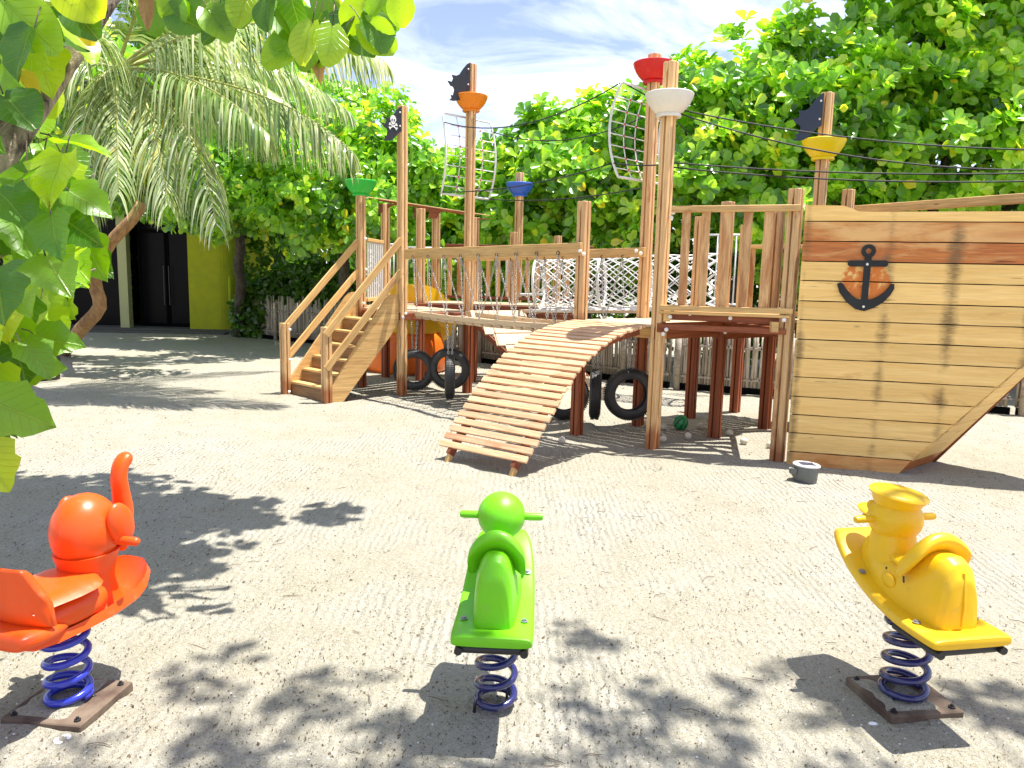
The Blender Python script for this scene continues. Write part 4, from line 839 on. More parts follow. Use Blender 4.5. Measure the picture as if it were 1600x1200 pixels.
# ---- handrail beams of the chain bridge
b1 = board('bridge_beam', P_['A']+V(0.05, -0.08, 1.815), P_['K']+V(-0.02, -0.085, 1.855), 0.045, 0.125, M_rail, PG)
b2 = board('bridge_beam', P_['p3']+V(-0.05, -0.08, 1.80), P_['u5']+V(-0.02, -0.09, 1.855), 0.045, 0.10, M_rail, PG)
for p in ((633, 392, 9.78), (637, 404, 9.78), (912, 397, 7.62), (906, 392, 7.62), (994, 392, 8.1), (1001, 396, 8.1), (715, 402, 10.2), (712, 408, 10.2), (1047, 495, 7.02), (1050, 487, 7.02), (1041, 515, 7.0), (1036, 522, 7.0), (1225, 500, 6.62), (1078, 490, 6.98), (1052, 332, 7.05), (1049, 340, 7.05), (1141, 497, 6.85), (1129, 514, 7.55), (1133, 519, 7.55), (1210, 512, 6.9), (1213, 517, 6.9), (630, 496, 9.8), (634, 490, 9.8)): cap(at(*p))
# ---- chain bridge
def chain_mb(mb, a, b, link_l=0.038, r=0.0035):
    a, b = Vector(a), Vector(b); Ln = (b-a).length; n = max(2, int(Ln/(link_l*0.72))); d = (b-a).normalized()
    s0 = d.cross(V(0, 0.3, 1)).normalized() if abs(d.z) < 0.99 else V(1, 0, 0); s1 = d.cross(s0)
    for i in range(n):
        c = a.lerp(b, (i+0.5)/n); s = s0 if i % 2 else s1
        mb.tube([c+d*(link_l/2*math.cos(q))+s*(link_l*0.27*math.sin(q)) for q in np.linspace(0, 2*PI, 7)[:-1]], r, 4, closed=True)
bz = 1.02
def brid(t, side, z): # t 0 left(A) ..1 right(K); side 0 front 1 rear
    f = P_['A'].lerp(P_['K'], t); r = P_['p3'].lerp(P_['u5'], t); p = f.lerp(r, 0.12+0.76*side); return V(p.x, p.y, z)
cb = thing('chain_bridge', brid(0.5, 0.5, 0), 'hanging plank bridge on crossed chains between the stairs deck and ramp deck', 'bridge')
def sagz(t): return 1.03-0.03*math.sin(PI*t)
for k in range(17):
    t = 0.06+0.88*k/16; board('tread', brid(t, -0.02, sagz(t)), brid(t, 1.02, sagz(t)), 0.135, 0.03, M_pale, cb)
for s in (0, 1):
    for k in range(4): t0 = 0.04+0.92*k/4; t1 = 0.04+0.92*(k+1)/4; board('edge_board', brid(t0, s, sagz(t0)+0.045), brid(t1, s, sagz(t1)+0.045), 0.035, 0.06, M_pale, cb)
hooks = [0.10+0.80*k/8 for k in range(9)]
for s in (0, 1):
    top = [(P_['A'] if s == 0 else P_['p3']).lerp(P_['K'] if s == 0 else P_['u5'], t)+V(-0.03, -0.12, 1.755-0.01*s+0.05*t) for t in hooks]
    for i, t in enumerate(hooks):
        mb = MB()
        for dt in (-0.05, 0.05): chain_mb(mb, top[i], brid(min(max(t+dt, 0.05), 0.95), s, sagz(t)+0.06))
        mb.build('chain', M_galv, cb, world=True, smooth=True)
        MB().tube([top[i]+V(0.014*math.sin(q), 0, 0.018+0.018*math.cos(q)) for q in np.linspace(0, 2*PI, 9)[:-1]], 0.004, 5, closed=True).build('hook', M_blackmetal, cb, world=True)
# ---- arched ramp
RR = [(-0.02, 0.0), (0.0, 0.105), (0.127, 0.30), (0.276, 0.50), (0.50, 0.745), (0.68, 0.90), (0.81, 0.985), (0.90, 1.03), (1.1, 1.10), (1.42, 1.155)]   # run, height
r0 = V(0.13, 5.95, 0); l0 = V(-0.62, 6.52, 0); r1 = V(1.24, 7.07, 0); l1_ = V(0.60, 7.66, 0); ZR = [z for _, z in RR]; SR = [s/1.42 for s, _ in RR]
def rampz(s): return float(np.interp(s, SR, ZR))
segs = [(0.0, 0.0)]; samples = np.linspace(0, 1, 400); acc = [0]
for i in range(1, 400): acc.append(acc[-1]+math.hypot((samples[i]-samples[i-1])*1.60, rampz(samples[i])-rampz(samples[i-1])))
NS = 26; targets = np.linspace(0.035, acc[-1]-0.03, NS); ramp_o = None
rms = []
for side in (0.13, 0.87):
    rm = MB(); rms.append(rm)
    for k in range(16):
        s0, s1 = k/16, (k+1)/16; p = l0.lerp(r0, side).lerp(l1_.lerp(r1, side), s0)+V(0, 0, rampz(s0)-0.055); q = l0.lerp(r0, side).lerp(l1_.lerp(r1, side), s1)+V(0, 0, rampz(s1)-0.055); rm.bar(p, q+(q-p)*0.05, 0.04, 0.07)
    p = l0.lerp(r0, side); lg = MB(); lgs = globals().setdefault('LEGS', []); lgs.append(lg); lg.bar(p+V(-0.03, -0.03, -0.05), p+V(0.03, 0.03, 0.12), 0.035, 0.045)
ramp_o = rms[0].build('ramp', M_red, PG, world=True); rms[1].build('runner', M_red, ramp_o, world=True); [g.build('leg', M_rail, ramp_o, world=True) for g in LEGS]; ramp_o['label'] = 'arched slatted climbing ramp'
for k in range(NS):
    s = float(np.interp(targets[k], acc, samples)); p = l0.lerp(l1_, s)+V(0, 0, rampz(s)); q = r0.lerp(r1, s)+V(0, 0, rampz(s)); e = 0.01
    t3 = (l0.lerp(l1_, min(1, s+e))+V(0, 0, rampz(min(1, s+e))))-(l0.lerp(l1_, max(0, s-e))+V(0, 0, rampz(max(0, s-e)))); nrm = (q-p).cross(t3).normalized(); nrm = nrm if nrm.z > 0 else -nrm
    jit = (q-p).normalized()*random.uniform(-0.012, 0.012); p = p+jit; q = q+jit; board('slat', p, q, 0.055, 0.024, M_slat, ramp_o, up=nrm, c=0.003)
# ---- staircase
Nf, Nb = P_['N2'], P_['N1']; Tf, Tb = P_['A'], P_['l1']
st = MB()
def stringer(a, b):
    d = V(b.x-a.x, b.y-a.y, 0); Ln = d.length; M = frame(V(a.x, a.y, 0), V(b.x, b.y, 0)); pts = [(0.06, -0.02), (0.20, -0.02), (Ln-0.16, 0.80), (Ln-0.06, 0.98), (Ln-0.06, 1.26), (Ln-0.10, 1.31), (Ln-0.18, 1.30), (Ln-0.24, 1.25), (0.06, 0.19)]
    m = MB().prism(pts, -0.022, 0.022); return m, M
sm, sM = stringer(Nf, Tf); stair = sm.build('staircase', M_rail, PG, M=sM); stair['label'] = 'wooden staircase with six steps'
sm2, sM2 = stringer(Nb, Tb); sm2.build('stringer', M_rail, stair, M=sM2)
for i in range(6):
    s0 = 0.05+0.135*i; z = 0.14+0.165*i; a = Nf.lerp(Tf, s0); b = Nb.lerp(Tb, s0); a2 = Nf.lerp(Tf, s0+0.14); b2 = Nb.lerp(Tb, s0+0.14)
    e = (b-a).normalized()*0.024; dz = V(0, 0, z)
    board('tread', a+e+dz+(a2-a)*0.55, b-e+dz+(b2-b)*0.55, (a2-a).length*1.12, 0.03, M_rail, stair)
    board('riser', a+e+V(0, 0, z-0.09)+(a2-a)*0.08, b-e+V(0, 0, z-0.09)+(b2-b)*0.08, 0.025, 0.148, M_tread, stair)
for (a, b) in ((Nf, Tf), (Nb, Tb)):
    sd = -1 if a is Nf else 1
    for za, zb in ((0.83, 2.0), (0.42, 1.60)):
        p = a+V(0.02, -0.01, za); q = b+V(-0.02, -0.03, zb); off = V(0.045, -0.05, 0)*(1 if a is Nf else -0.2); board('handrail', p+off*0.4+V(-0.03, -0.03, -0.01), q+off*0.4, 0.035, 0.085, M_rail, stair)
for p in ((453, 515, 9.78), (453, 562, 9.78), (452, 612, 9.78), (571, 373, 10.48), (572, 421, 10.48), (568, 474, 10.45), (507, 556, 9.3)): cap(at(*p))
# ---- front railing B-C
fr0, fr1 = P_['B']+V(0.06, -0.075, 0), P_['C']+V(0.02, -0.075, 0)
rail = board('railing', fr0+V(0, 0, 2.205), fr1+V(0, 0, 2.205), 0.05, 0.055, M_rail, PG, label='front railing of upright boards')
board('rail', fr0+V(-0.06, 0.02, 1.325), fr1+V(0, 0, 1.335), 0.05, 0.05, M_rail, rail); board('rail', fr0+V(-0.06, 0.03, 1.283), fr1+V(-0.02, 0.02, 1.288), 0.06, 0.025, M_rail, rail)
for px in (1070, 1100.5, 1134, 1166, 1198):
    p = plane_hit(px, 400, fr0, fr1); board('baluster', V(p.x, p.y, 1.352)+V(0, 0.012, 0), V(p.x, p.y, 2.178)+V(0, 0.012, 0), 0.022, 0.075, M_bal, rail, up=(fr1-fr0).normalized())
MB().box((-0.03, -0.03, -0.05), (0.03, 0.03, 0.04)).build('block', M_rail, PG, M=Matrix.Translation(P_['B']+V(0.06, -0.05, 1.25))); MB().box((-0.03, -0.03, -0.05), (0.03, 0.03, 0.04)).build('block', M_rail, PG, M=Matrix.Translation(P_['C']+V(-0.12, -0.03, 1.2)))
# side railing C-u2 and rear railings
def railing(a, b, z0, z1, n, wmat, bmat, bw=0.07, label=None, rail_h=0.045):
    a, b = V(*a), V(*b); r = board('railing', a+V(0, 0, z1), b+V(0, 0, z1), 0.04, rail_h, wmat, PG, label=label); board('rail', a+V(0, 0, z0), b+V(0, 0, z0), 0.04, rail_h, wmat, r); d = (b-a).normalized()
    for i in range(n): p = a.lerp(b, (i+0.5)/n); board('baluster', p+V(0, 0, z0+rail_h/2+0.001), p+V(0, 0, z1-rail_h/2-0.001), 0.02, bw, bmat, r, up=d)
    return r
railing((-1.1, 12.25, 0), (1.2, 11.9, 0), 1.22, 2.02, 15, M_red, M_bal, 0.07, 'rear railing behind the chain bridge')
railing((2.75, 9.25, 0), (3.35, 8.8, 0), 1.22, 1.98, 5, M_rail, M_bal, 0.06, 'short railing behind the front deck')
railing((-2.03, 10.65, 0), (-1.95, 11.5, 0), 1.2, 2.02, 8, M_rail, M_whitemetal, 0.025, 'white barred side railing by the stairs')
def white_rail(pts, z0, z1, nb, label):
    f = MB(); a, b = V(*pts[0]), V(*pts[1])
    f.tube([a+V(0, 0, z1), b+V(0, 0, z1)], 0.016, 6)
    o = f.build('white_railing', M_whitemetal, PG, world=True, smooth=True); o['label'] = label
    MB().tube([a+V(0, 0, z0), b+V(0, 0, z0)], 0.016, 6).build('rail', M_whitemetal, o, world=True, smooth=True)
    for i in range(nb): p = a.lerp(b, i/(nb-1)); MB().tube([p+V(0, 0, z0), p+V(0, 0, z1)], 0.011, 6).build('bar', M_whitemetal, o, world=True, smooth=True)
white_rail((at(634, 385, 12.3)*1, at(674, 387, 12.3)), 0, 0, 2, 'x') if False else None
def wr(px0, py0, px1, py1, Y0, Y1, zb, nb, label):
    a, b = at(px0, py0, Y0), at(px1, py1, Y1); white_rail(((a.x, a.y, 0), (b.x, b.y, 0)), zb, (a.z+b.z)/2, nb, label)
wr(604, 380, 632, 384, 12.6, 12.8, 1.3, 6, 'white barred panel left of the flag post'); wr(637, 387, 690, 387, 12.6, 12.6, 1.32, 6, 'white barred panel right of the flag post'); wr(1108, 363, 1166, 371, 10.8, 10.6, 1.25, 5, 'white barred panel beside the rope tunnel')
# white pipe handles near the masts
for px, Y in ((733, 11.2), (798, 11.0)):
    a = at(px, 392, Y); MB().tube([a+V(-0.05, 0, -0.5), a+V(-0.05, 0, -0.08), a+V(-0.02, 0, 0), a+V(0.05, 0, 0.02), a+V(0.10, 0, -0.03)], 0.018, 8).build('grab_pipe', M_whitemetal, PG, world=True, smooth=True)
# ---- rope tunnel
def tunnel():
    a = at(842, 443, 10.6); b = at(1126, 438, 9.95); ax = (b-a).normalized(); s = ax.cross(V(0, 0, 1)).normalized(); u = s.cross(ax); R = 0.345; Ln = (b-a).length
    def p(t, th): rr = R*(1-0.05*math.sin(t*PI*3)**2); return a+ax*(t*Ln)+(s*math.cos(th)+u*math.sin(th))*rr
    f = MB()
    f.tube([p(0, q) for q in np.linspace(0, 2*PI, 33)[:-1]], 0.02, 7, closed=True)
    o = f.build('rope_tunnel', M_rope_w, PG, world=True, smooth=True); o['label'] = 'white rope net crawling tunnel'
    for t in (0.36, 0.62, 1): MB().tube([p(t, q) for q in np.linspace(0, 2*PI, 33)[:-1]], 0.02, 7, closed=True).build('ring', M_rope_w, o, world=True, smooth=True)
    for dr in (-1, 1):
        g = MB()
        for k in range(12):
            g.tube([p(t, dr*(t*6.2)+k*2*PI/12) for t in np.linspace(0, 1, 46)], 0.0085, 4)
        g.build('net', M_rope_w, o, world=True, smooth=True)
    for sg in (-1, 1):
        MB().tube([a+s*0.30*sg+V(0, 0, -0.36), b+s*0.3*sg+V(0, 0, -0.36)], 0.022, 6).build('tunnel_rail', M_whitemetal, o, world=True, smooth=True)
    MB().tube([p(0, q)+V(0, 0, 0)-ax*0.02 for q in np.linspace(2.6, 3.6, 8)]+[p(0, 3.6)-ax*0.35], 0.02, 6).build('tie_rope', M_rope_w, o, world=True, smooth=True)
tunnel()
board('deck_beam', at(812, 486, 10.4), at(1000, 487, 9.9), 0.05, 0.04, M_pale, PG); board('deck_beam', at(822, 495, 10.5), at(905, 498, 10.2), 0.05, 0.10, M_red, PG)
# ---- pale climbing slope under the bridge
sA = V(-0.62, 10.02, 1.1); sB = V(0.10, 10.36, 1.1); sC = V(0.62, 9.62, 0.0); sD = sC+(sB-sA); ns = 8
slope = board('climbing_slope', sA.lerp(sC, 0.02)+V(0, 0, -0.05), sC+V(0, 0, -0.03), 0.04, 0.06, M_red, PG, label='pale planked slope under the chain bridge'); board('beam', sB.lerp(sD, 0.02)+V(0, 0, -0.05), sD+V(0, 0, -0.03), 0.04, 0.06, M_red, slope)
up_s = (sC-sA).cross(sB-sA).normalized(); up_s = up_s if up_s.z > 0 else -up_s
for k in range(ns):
    t = (k+0.5)/ns; board('plank', sA.lerp(sC, t), sB.lerp(sD, t), (sC-sA).length/ns*0.965, 0.025, M_pale, slope, up=up_s)
# ---- slide
def slide():
    c = [V(-1.75, 12.0, 1.08), V(-1.55, 12.3, 1.0), V(-1.3, 12.7, 0.72), V(-1.35, 13.0, 0.45), V(-1.8, 13.0, 0.27), V(-2.3, 12.6, 0.2), V(-2.5, 12.3, 0.18)]
    def bez(t):
        n = len(c)-1; i = min(int(t*n), n-1); u = t*n-i; p0 = c[max(i-1, 0)]; p1 = c[i]; p2 = c[i+1]; p3 = c[min(i+2, n)]
        return 0.5*((2*p1)+(-p0+p2)*u+(2*p0-5*p1+4*p2-p3)*u*u+(-p0+3*p1-3*p2+p3)*u**3)
    secs = []; n = 26
    for i in range(n+1):
        t = i/n; p = bez(t); tan = (bez(min(1, t+0.01))-bez(max(0, t-0.01))).normalized(); s = tan.cross(V(0, 0, 1)).normalized(); u = s.cross(tan)
        prof = [(-0.30, 0.34), (-0.27, 0.1), (-0.16, 0.0), (0.16, 0.0), (0.27, 0.1), (0.30, 0.34), (0.34, 0.34), (0.31, 0.07), (0.18, -0.05), (-0.18, -0.05), (-0.31, 0.07), (-0.34, 0.34)]
        secs.append([p+s*x+u*y for x, y in prof])
    o = MB().loft(secs[:15]).build('slide', M_sl_y, PG, world=True, smooth=True); o['label'] = 'yellow and orange plastic slide behind the stairs'; smooth_by_angle(o, 40)
    o2 = MB().loft(secs[15:]).build('slide_chute', M_sl_o, o, world=True, smooth=True); smooth_by_angle(o2, 40)
    a = MB().prism([(-0.30, -0.05), (-0.30, 0.16), (-0.18, 0.25), (0.18, 0.25), (0.30, 0.16), (0.30, -0.05)], -0.03, 0.03).build('slide_hood', M_sl_y, o, M=Matrix.Translation((-1.78, 12.1, 1.15)))
    # outer skirt: orange drum under the platform
    dr = MB(); R0 = 0.55
    dr.lathe([(0.62, 0.0), (0.66, 0.06), (0.60, 0.5), (0.56, 0.62), (0.50, 0.62), (0.5, 0.3)], 28, Matrix.Translation((-1.75, 12.55, 0)), caps=False); d_ = dr.build('slide_skirt', M_sl_o, o, world=True, smooth=True)
    dy = MB(); dy.lathe([(0.50, 0.623), (0.52, 0.66), (0.46, 0.98), (0.42, 1.0), (0.40, 0.8)], 28, Matrix.Translation((-1.70, 12.55, 0)), caps=False); dy.build('slide_collar', M_sl_y, o, world=True, smooth=True)
slide()
# ---- planked hull
def hull():
    C0 = P_['C']+V(0.055, -0.085, 0); B0 = V(3.30, 6.385, 0); Dn = V(3.3-C0.x, 6.385-C0.y, 0).normalized(); T = V(5.164, 5.77, 2.25); T = C0+Dn*((T-C0).dot(Dn)); T.z = 2.25
    S0 = V(3.83, 6.84, 0); zs = [-0.03, 0.113, 0.281, 0.443, 0.603, 0.774, 0.938, 1.10, 1.268, 1.428, 1.60, 1.762, 1.93, 2.094, 2.225]
    sB = (B0-C0).dot(Dn); sT = (T-C0).dot(Dn)
    M = frame(C0, C0+Dn); h = MB()
    for k in range(6):       # hidden ribs carry the planks
        s = 0.05+k*0.5; zmin = max(0, (s-sB)/(sT-sB)*2.25)
        if zmin < 2.1: h.box((s, 0.03, zmin+0.03), (s+0.05, 0.09, 2.12))
    h.prism([(0.02, 0.0), (sB+0.0, 0.0), (sT-0.06, 2.15), (0.02, 2.15)], 0.018, 0.026)  # black sheet added behind the planks so their gaps read dark
    ho = h.build('hull', M_dark, PG, M=M); ho['label'] = 'planked wooden ship hull with the anchor'
    def fold(z): return sB+(sT-sB)*z/2.25
    n = len(zs)-1
    for i in range(n):
        z0, z1 = zs[i]+0.0042, zs[i+1]-0.0042; mat = M_hull_p if i in (0, n-2) else M_hull_o if i == n-3 else M_hull
        z0c = max(z0, -0.03); ol = [(0, z0c), (fold(max(z0c, 0))-0.003, z0c), (fold(z1)-0.003, z1), (0, z1)]
        if i == n-1: ol = [(0, z0c), (fold(z0c), z0c), (fold(2.19), 2.185), (0.55, 2.172), (0.42, 2.175), (0.36, 2.20), (0.30, 2.222), (0.0, 2.228)]
        # ragged lower edge: tiny irregularities
        pts = []
        x0, x1 = ol[0], ol[1]
        for k in range(13): t = k/12; pts.append((x0[0]+(x1[0]-x0[0])*t, x0[1]+(0 if k in (0, 12) else random.uniform(-0.0015, 0.002))))
        pts += ol[2:]
        zb = pts[0][1]; off = V(0, 0, zb); loc = [(x, z-zb) for x, z in pts]
        o = MB().prism(loc, -0.014+random.uniform(-0.0015, 0.0015), 0.014).build('plank', mat, ho, M=M @ Matrix.Translation((0, 0, zb)))
    # bow facet
    T2 = T.copy()
    def facet(z): return (B0.lerp(T, z/2.25), S0.lerp(T, z/2.25))
    for i in range(n-1):
        z0, z1 = max(zs[i], 0)+0.002, zs[i+1]-0.002; a0, b0 = facet(z0); a1, b1 = facet(z1)
        a0.z = b0.z = z0; a1.z = b1.z = z1
        ax = (b0-a0).normalized(); nn = (b0-a0).cross(a1-a0).normalized(); nn = nn if nn.y < 0 else -nn; M2 = frame(a0, b0, (a1-a0))
        Mi = M2.inverted(); q = [Mi @ v for v in (a0, b0, b1, a1)]
        q = [V(v.x, 0, v.z) for v in q]
        MB().prism([(v.x, v.z) for v in q], -0.012, 0.012).build('plank', M_hull if i > 0 else M_hull_o, ho, M=M2)
    # stem board along the edge, far side planks
    board('stem', S0+V(0.012, 0.02, -0.02), T+V(0.012, 0.02, 0.05), 0.05, 0.05, M_red, ho)
    E = V(2.95, 8.95, 0); zz = [0.0, 0.45, 0.9, 1.35, 1.8, 2.2]
    for i in range(5):
        z0, z1 = zz[i]+0.004, zz[i+1]-0.004; a0 = E+V(0.3, -0.3, z0); b0 = S0.lerp(T, z0/2.25); a1 = E+V(0.3, -0.3, z1); b1 = S0.lerp(T, z1/2.25); b0.z = z0; b1.z = z1
        M2 = frame(a0, V(b0.x, b0.y, z0)); Mi = M2.inverted(); q = [Mi @ v for v in (a0, b0, b1, a1)]; MB().prism([(v.x, v.z) for v in q], -0.012, 0.012).build('plank', M_hull, ho, M=M2)
    board('gunwale', at(1336, 328, 8.3), at(1700, 303, 6.3), 0.05, 0.085, M_rail, ho)
    # anchor
    def A_(px, py): p = plane_hit(px, py, C0, T); q = M.inverted() @ p; return (q.x, q.z)
    an = MB(); y0, y1 = -0.034, -0.0165
    c = A_(1356.5, 392.5); rr = 0.055; ri = 0.024
    m = 20; vs = []
    for yy in (y0, y1):
        for r_ in (rr, ri): vs += [(c[0]+r_*math.cos(2*PI*k/m), yy, c[1]+r_*math.sin(2*PI*k/m)) for k in range(m)]
    fs = []
    for k in range(m): k2 = (k+1) % m; fs += [(k, k2, m+k2, m+k), (2*m+k2, 2*m+k, 3*m+k, 3*m+k2), (k2, k, 2*m+k, 2*m+k2), (m+k, m+k2, 3*m+k2, 3*m+k)]
    an.add(vs, fs)
    S_ = [A_(*q) for q in ((1350.5, 402), (1361, 402), (1355, 465), (1356, 472), (1348, 485), (1343, 472), (1345, 465))]; an.prism(S_[::-1], y0+0.001, y1)
    cb_ = [A_(*q) for q in ((1324, 408.5), (1328, 407), (1384, 407), (1387, 410), (1386, 415), (1383, 417), (1328, 416.5), (1324, 414))]; an.prism(cb_[::-1], y0-0.001, y1)
    fl_ = [A_(*q) for q in ((1307.5, 444), (1312, 441), (1316.5, 443), (1321, 451), (1329, 460), (1338, 467), (1349, 468), (1360, 468), (1371, 463), (1380, 457), (1388, 448), (1391, 443), (1396, 444), (1396, 451), (1390, 461), (1378, 473), (1364, 481), (1349, 486), (1336, 483), (1322, 472), (1311, 457))]
    an.prism(fl_[::-1], y0, y1+0.0005)
    ao = an.build('anchor', M_anchor, ho, M=M); ao['label'] = 'dark grey cut-out anchor'
    for q in ((1354, 413), (1348, 479)): x, z = A_(*q); MB().ell((x, y0-0.002, z), (0.011, 0.005, 0.011), 10, 6).build('bolt', M_cap, ho, M=M, smooth=True)
hull()
# ---- tyre swings
tyre_prof = []
def tyre_mesh():
    mb = MB(); seg = 44; prof = [(0.165, -0.034), (0.172, -0.044), (0.21, -0.052), (0.245, -0.044), (0.262, -0.028), (0.268, 0), (0.262, 0.028), (0.245, 0.044), (0.21, 0.052), (0.172, 0.044), (0.165, 0.034), (0.175, 0.028), (0.205, 0.036), (0.235, 0.03), (0.25, 0), (0.235, -0.03), (0.205, -0.036), (0.175, -0.028)]
    n = len(prof); vs = [(r*math.cos(2*PI*k/seg), a*1.2, r*math.sin(2*PI*k/seg)) for k in range(seg) for r, a in prof]; fs = [(k*n+i, k*n+(i+1) % n, ((k+1) % seg)*n+(i+1) % n, ((k+1) % seg)*n+i) for k in range(seg) for i in range(n)]
    mb.add(vs, fs)
    for k in range(72):
        a = 2*PI*k/72; c = Matrix.Rotation(-a, 4, 'Y')
        for sg in (-1, 1): mb.box((0.258, sg*0.008-0.0 if sg > 0 else -0.044, -0.007), (0.274, 0.044 if sg > 0 else -0.008, 0.007), c)
    return mb.mesh('tyre', M_rubber)
TM = tyre_mesh(); 
def tyre(center, yaw, ztop, label):
    t = thing('tyre_swing', (center.x, center.y, 0), label, 'tyre swing', 'old tyres hung on chains under the play ship'); o = bpy.data.objects.new('tyre', TM); link(o, t, Matrix.Translation(center) @ Matrix.Rotation(yaw, 4, 'Z')); smooth_by_angle(o, 40)
    for s in (-1, 1):
        mb = MB(); chain_mb(mb, center+V(0.02*s, 0, 0.25), V(center.x+0.04*s, center.y, ztop), 0.042, 0.0045); mb.build('chain', M_galv, t, world=True, smooth=True)
tyre(at(647, 578, 9.95), 0.15, 0.98, 'tyre facing forward, leftmost, half behind the flag post')
tyre(at(702, 576, 9.95), -0.05, 0.98, 'tyre facing forward, directly behind the edge-on tyre left of the ramp')
tyre(at(703, 589, 9.25), PI/2+0.08, 0.97, 'edge-on tyre hanging nearest, left of the ramp')
tyre(at(883, 618, 8.55), 0.1, 1.0, 'tyre mostly hidden behind the ramp slats and short post')
tyre(at(930, 616, 8.15), PI/2-0.10, 1.05, 'edge-on dark tyre hanging beside the ramp deck post')
tyre(at(984, 616, 7.95), 0.12, 1.05, 'dark tyre facing forward beneath the ramp deck, left of the mast')

# ------------------------------------------------------------------ balls, lamp and small litter
def balls():
    spots = [(1036, 686, 'pale ball half behind the mast foot'), (1075, 681, 'pale ball just in front of the melon ball'), (1140, 674, 'pale ball to the right of the middle deck post'), (1162, 688, 'pale ball nearest the hull, out in the open'), (1203, 693, 'pale ball touching the hull corner post'), (1037, 666, 'pale ball behind the mast, left of the melon ball'), (1094, 664, 'pale ball behind the melon ball to its right'), (878, 684, 'pale ball alone beside the ramp shadow')]
    for px, py, lb in spots:
        p = gnd(px, py+6); r = 0.036; o = MB().ell((0, 0, 0), (r, r, r), 20, 12).build('ball', M_ball, None, M=Matrix.Translation((p.x, p.y, gz(p.x, p.y)+r-0.004)), smooth=True); tag(o, lb, 'ball', 'small pale play balls on the sand under the ship')
    m, nt, p, o = newmat('melon_ball'); tc = nt.nodes.new('ShaderNodeTexCoord'); s = nt.nodes.new('ShaderNodeSeparateXYZ'); nt.links.new(tc.outputs['Object'], s.inputs[0])
    an = math_n(nt, 'ARCTAN2', s.outputs[1], s.outputs[0]); nz = noise_t(nt, tc.outputs['Object'], 22, 4, 0.6); wv = math_n(nt, 'SINE', math_n(nt, 'ADD', math_n(nt, 'MULTIPLY', an, 9.0), math_n(nt, 'MULTIPLY', nz, 5.0)))
    nt.links.new(mixc(nt, ramp(nt, wv, 0.35, 0.5), (0.03, 0.30, 0.09), (0.006, 0.07, 0.03)), p.inputs['Base Color']); p.inputs['Roughness'].default_value = 0.3
    q = gnd(1063, 671); r = 0.082; o = MB().ell((0, 0, 0), (r, r, r), 32, 20).build('ball', m, None, M=Matrix.Translation((q.x, q.y, r-0.006)) @ Matrix.Rotation(0.5, 4, 'Y') @ Matrix.Rotation(0.4, 4, 'X'), smooth=True); tag(o, 'green striped watermelon ball on the sand beside the mast', 'ball')
balls()
def lamp():
    c = gnd(1257, 752); M = Matrix.Translation((c.x, c.y, gz(c.x, c.y)-0.005)) @ Matrix.Rotation(math.radians(3), 4, 'Y'); t = thing('solar_lamp', c, 'small grey solar spotlight can on the sand by the hull corner', 'lamp', M=M)
    smooth_by_angle(MB().lathe([(0.0, 0.0), (0.088, 0), (0.092, 0.006), (0.096, 0.125), (0.094, 0.13), (0.0, 0.13)], 32, M, caps=False).build('body', M_can, t, world=True)); smooth_by_angle(MB().lathe([(0.0, 0.1305), (0.100, 0.131), (0.106, 0.135), (0.106, 0.142), (0.100, 0.147), (0, 0.147)], 32, M, caps=False).build('lid', M_whitemetal, t, world=True))
    MB().box((-0.06, -0.055, 0.1475), (0.06, 0.055, 0.149), M).build('solar_panel', M_cell, t, world=True)
    g = MB()
    for k in range(5): g.box((-0.06+k*0.03-0.0008, -0.055, 0.149), (-0.06+k*0.03+0.0008, 0.055, 0.1496), M)
    for k in range(4): g.box((-0.06, -0.04+k*0.027-0.0008, 0.149), (0.06, -0.04+k*0.027+0.0008, 0.1498), M)
    g.build('panel_grid', M_grey, t, world=True)
    b = MB(); b.box((-0.135, -0.045, 0.065), (-0.09, 0.0, 0.11), M); b.tube([M @ V(-0.13, -0.025, 0.105), M @ V(-0.15, -0.03, 0.1)], 0.012, 8); b.tube([M @ V(-0.09, -0.03, 0.07), M @ V(-0.12, -0.03, 0.055)], 0.01, 8); b.build('bracket', M_can, t, world=True)
    for a, z in ((-1.1, 0.115), (-1.15, 0.02)): MB().ell(M @ V(0.096*math.cos(a), 0.096*math.sin(a), z), (0.005, 0.005, 0.005), 8, 5).build('screw', M_grey, t, world=True)
lamp()
def fallen():
    o = MB().tube([(0.02*math.cos(q), 0.02*math.sin(q), 0.008+0.003*math.sin(q*2)) for q in np.linspace(0, 5.2, 12)], 0.009, 6).build('shell', M_white, None, M=Matrix.Translation((gnd(98, 1160).x, gnd(98, 1160).y, 0.0)), smooth=True); tag(o, 'white curled shell fragment below the rusty plate at lower left', 'shell')
    p = gnd(1364, 1133); o = MB().ell((0, 0, 0), (0.018, 0.010, 0.008), 12, 8).build('pebble', M_white, None, M=Matrix.Translation((p.x, p.y, 0.004)), smooth=True); tag(o, 'oval white pebble below the yellow rider base plate', 'pebble')
    a, b = gnd(180, 650), gnd(200, 640)
    for i, (px, py, lb) in enumerate(((165, 1168, 'small pale screw lying on the sand at lower left'),)):
        q = gnd(px, py); o = MB().tube([q+V(0, 0, 0.006), q+V(-0.035, -0.03, 0.005)], [0.004, 0.002], 6).ell(q+V(0.002, 0.002, 0.007), (0.008, 0.008, 0.005), 8, 6).build('screw', M_cap, None, world=True); tag(o, lb, 'screw')
fallen()

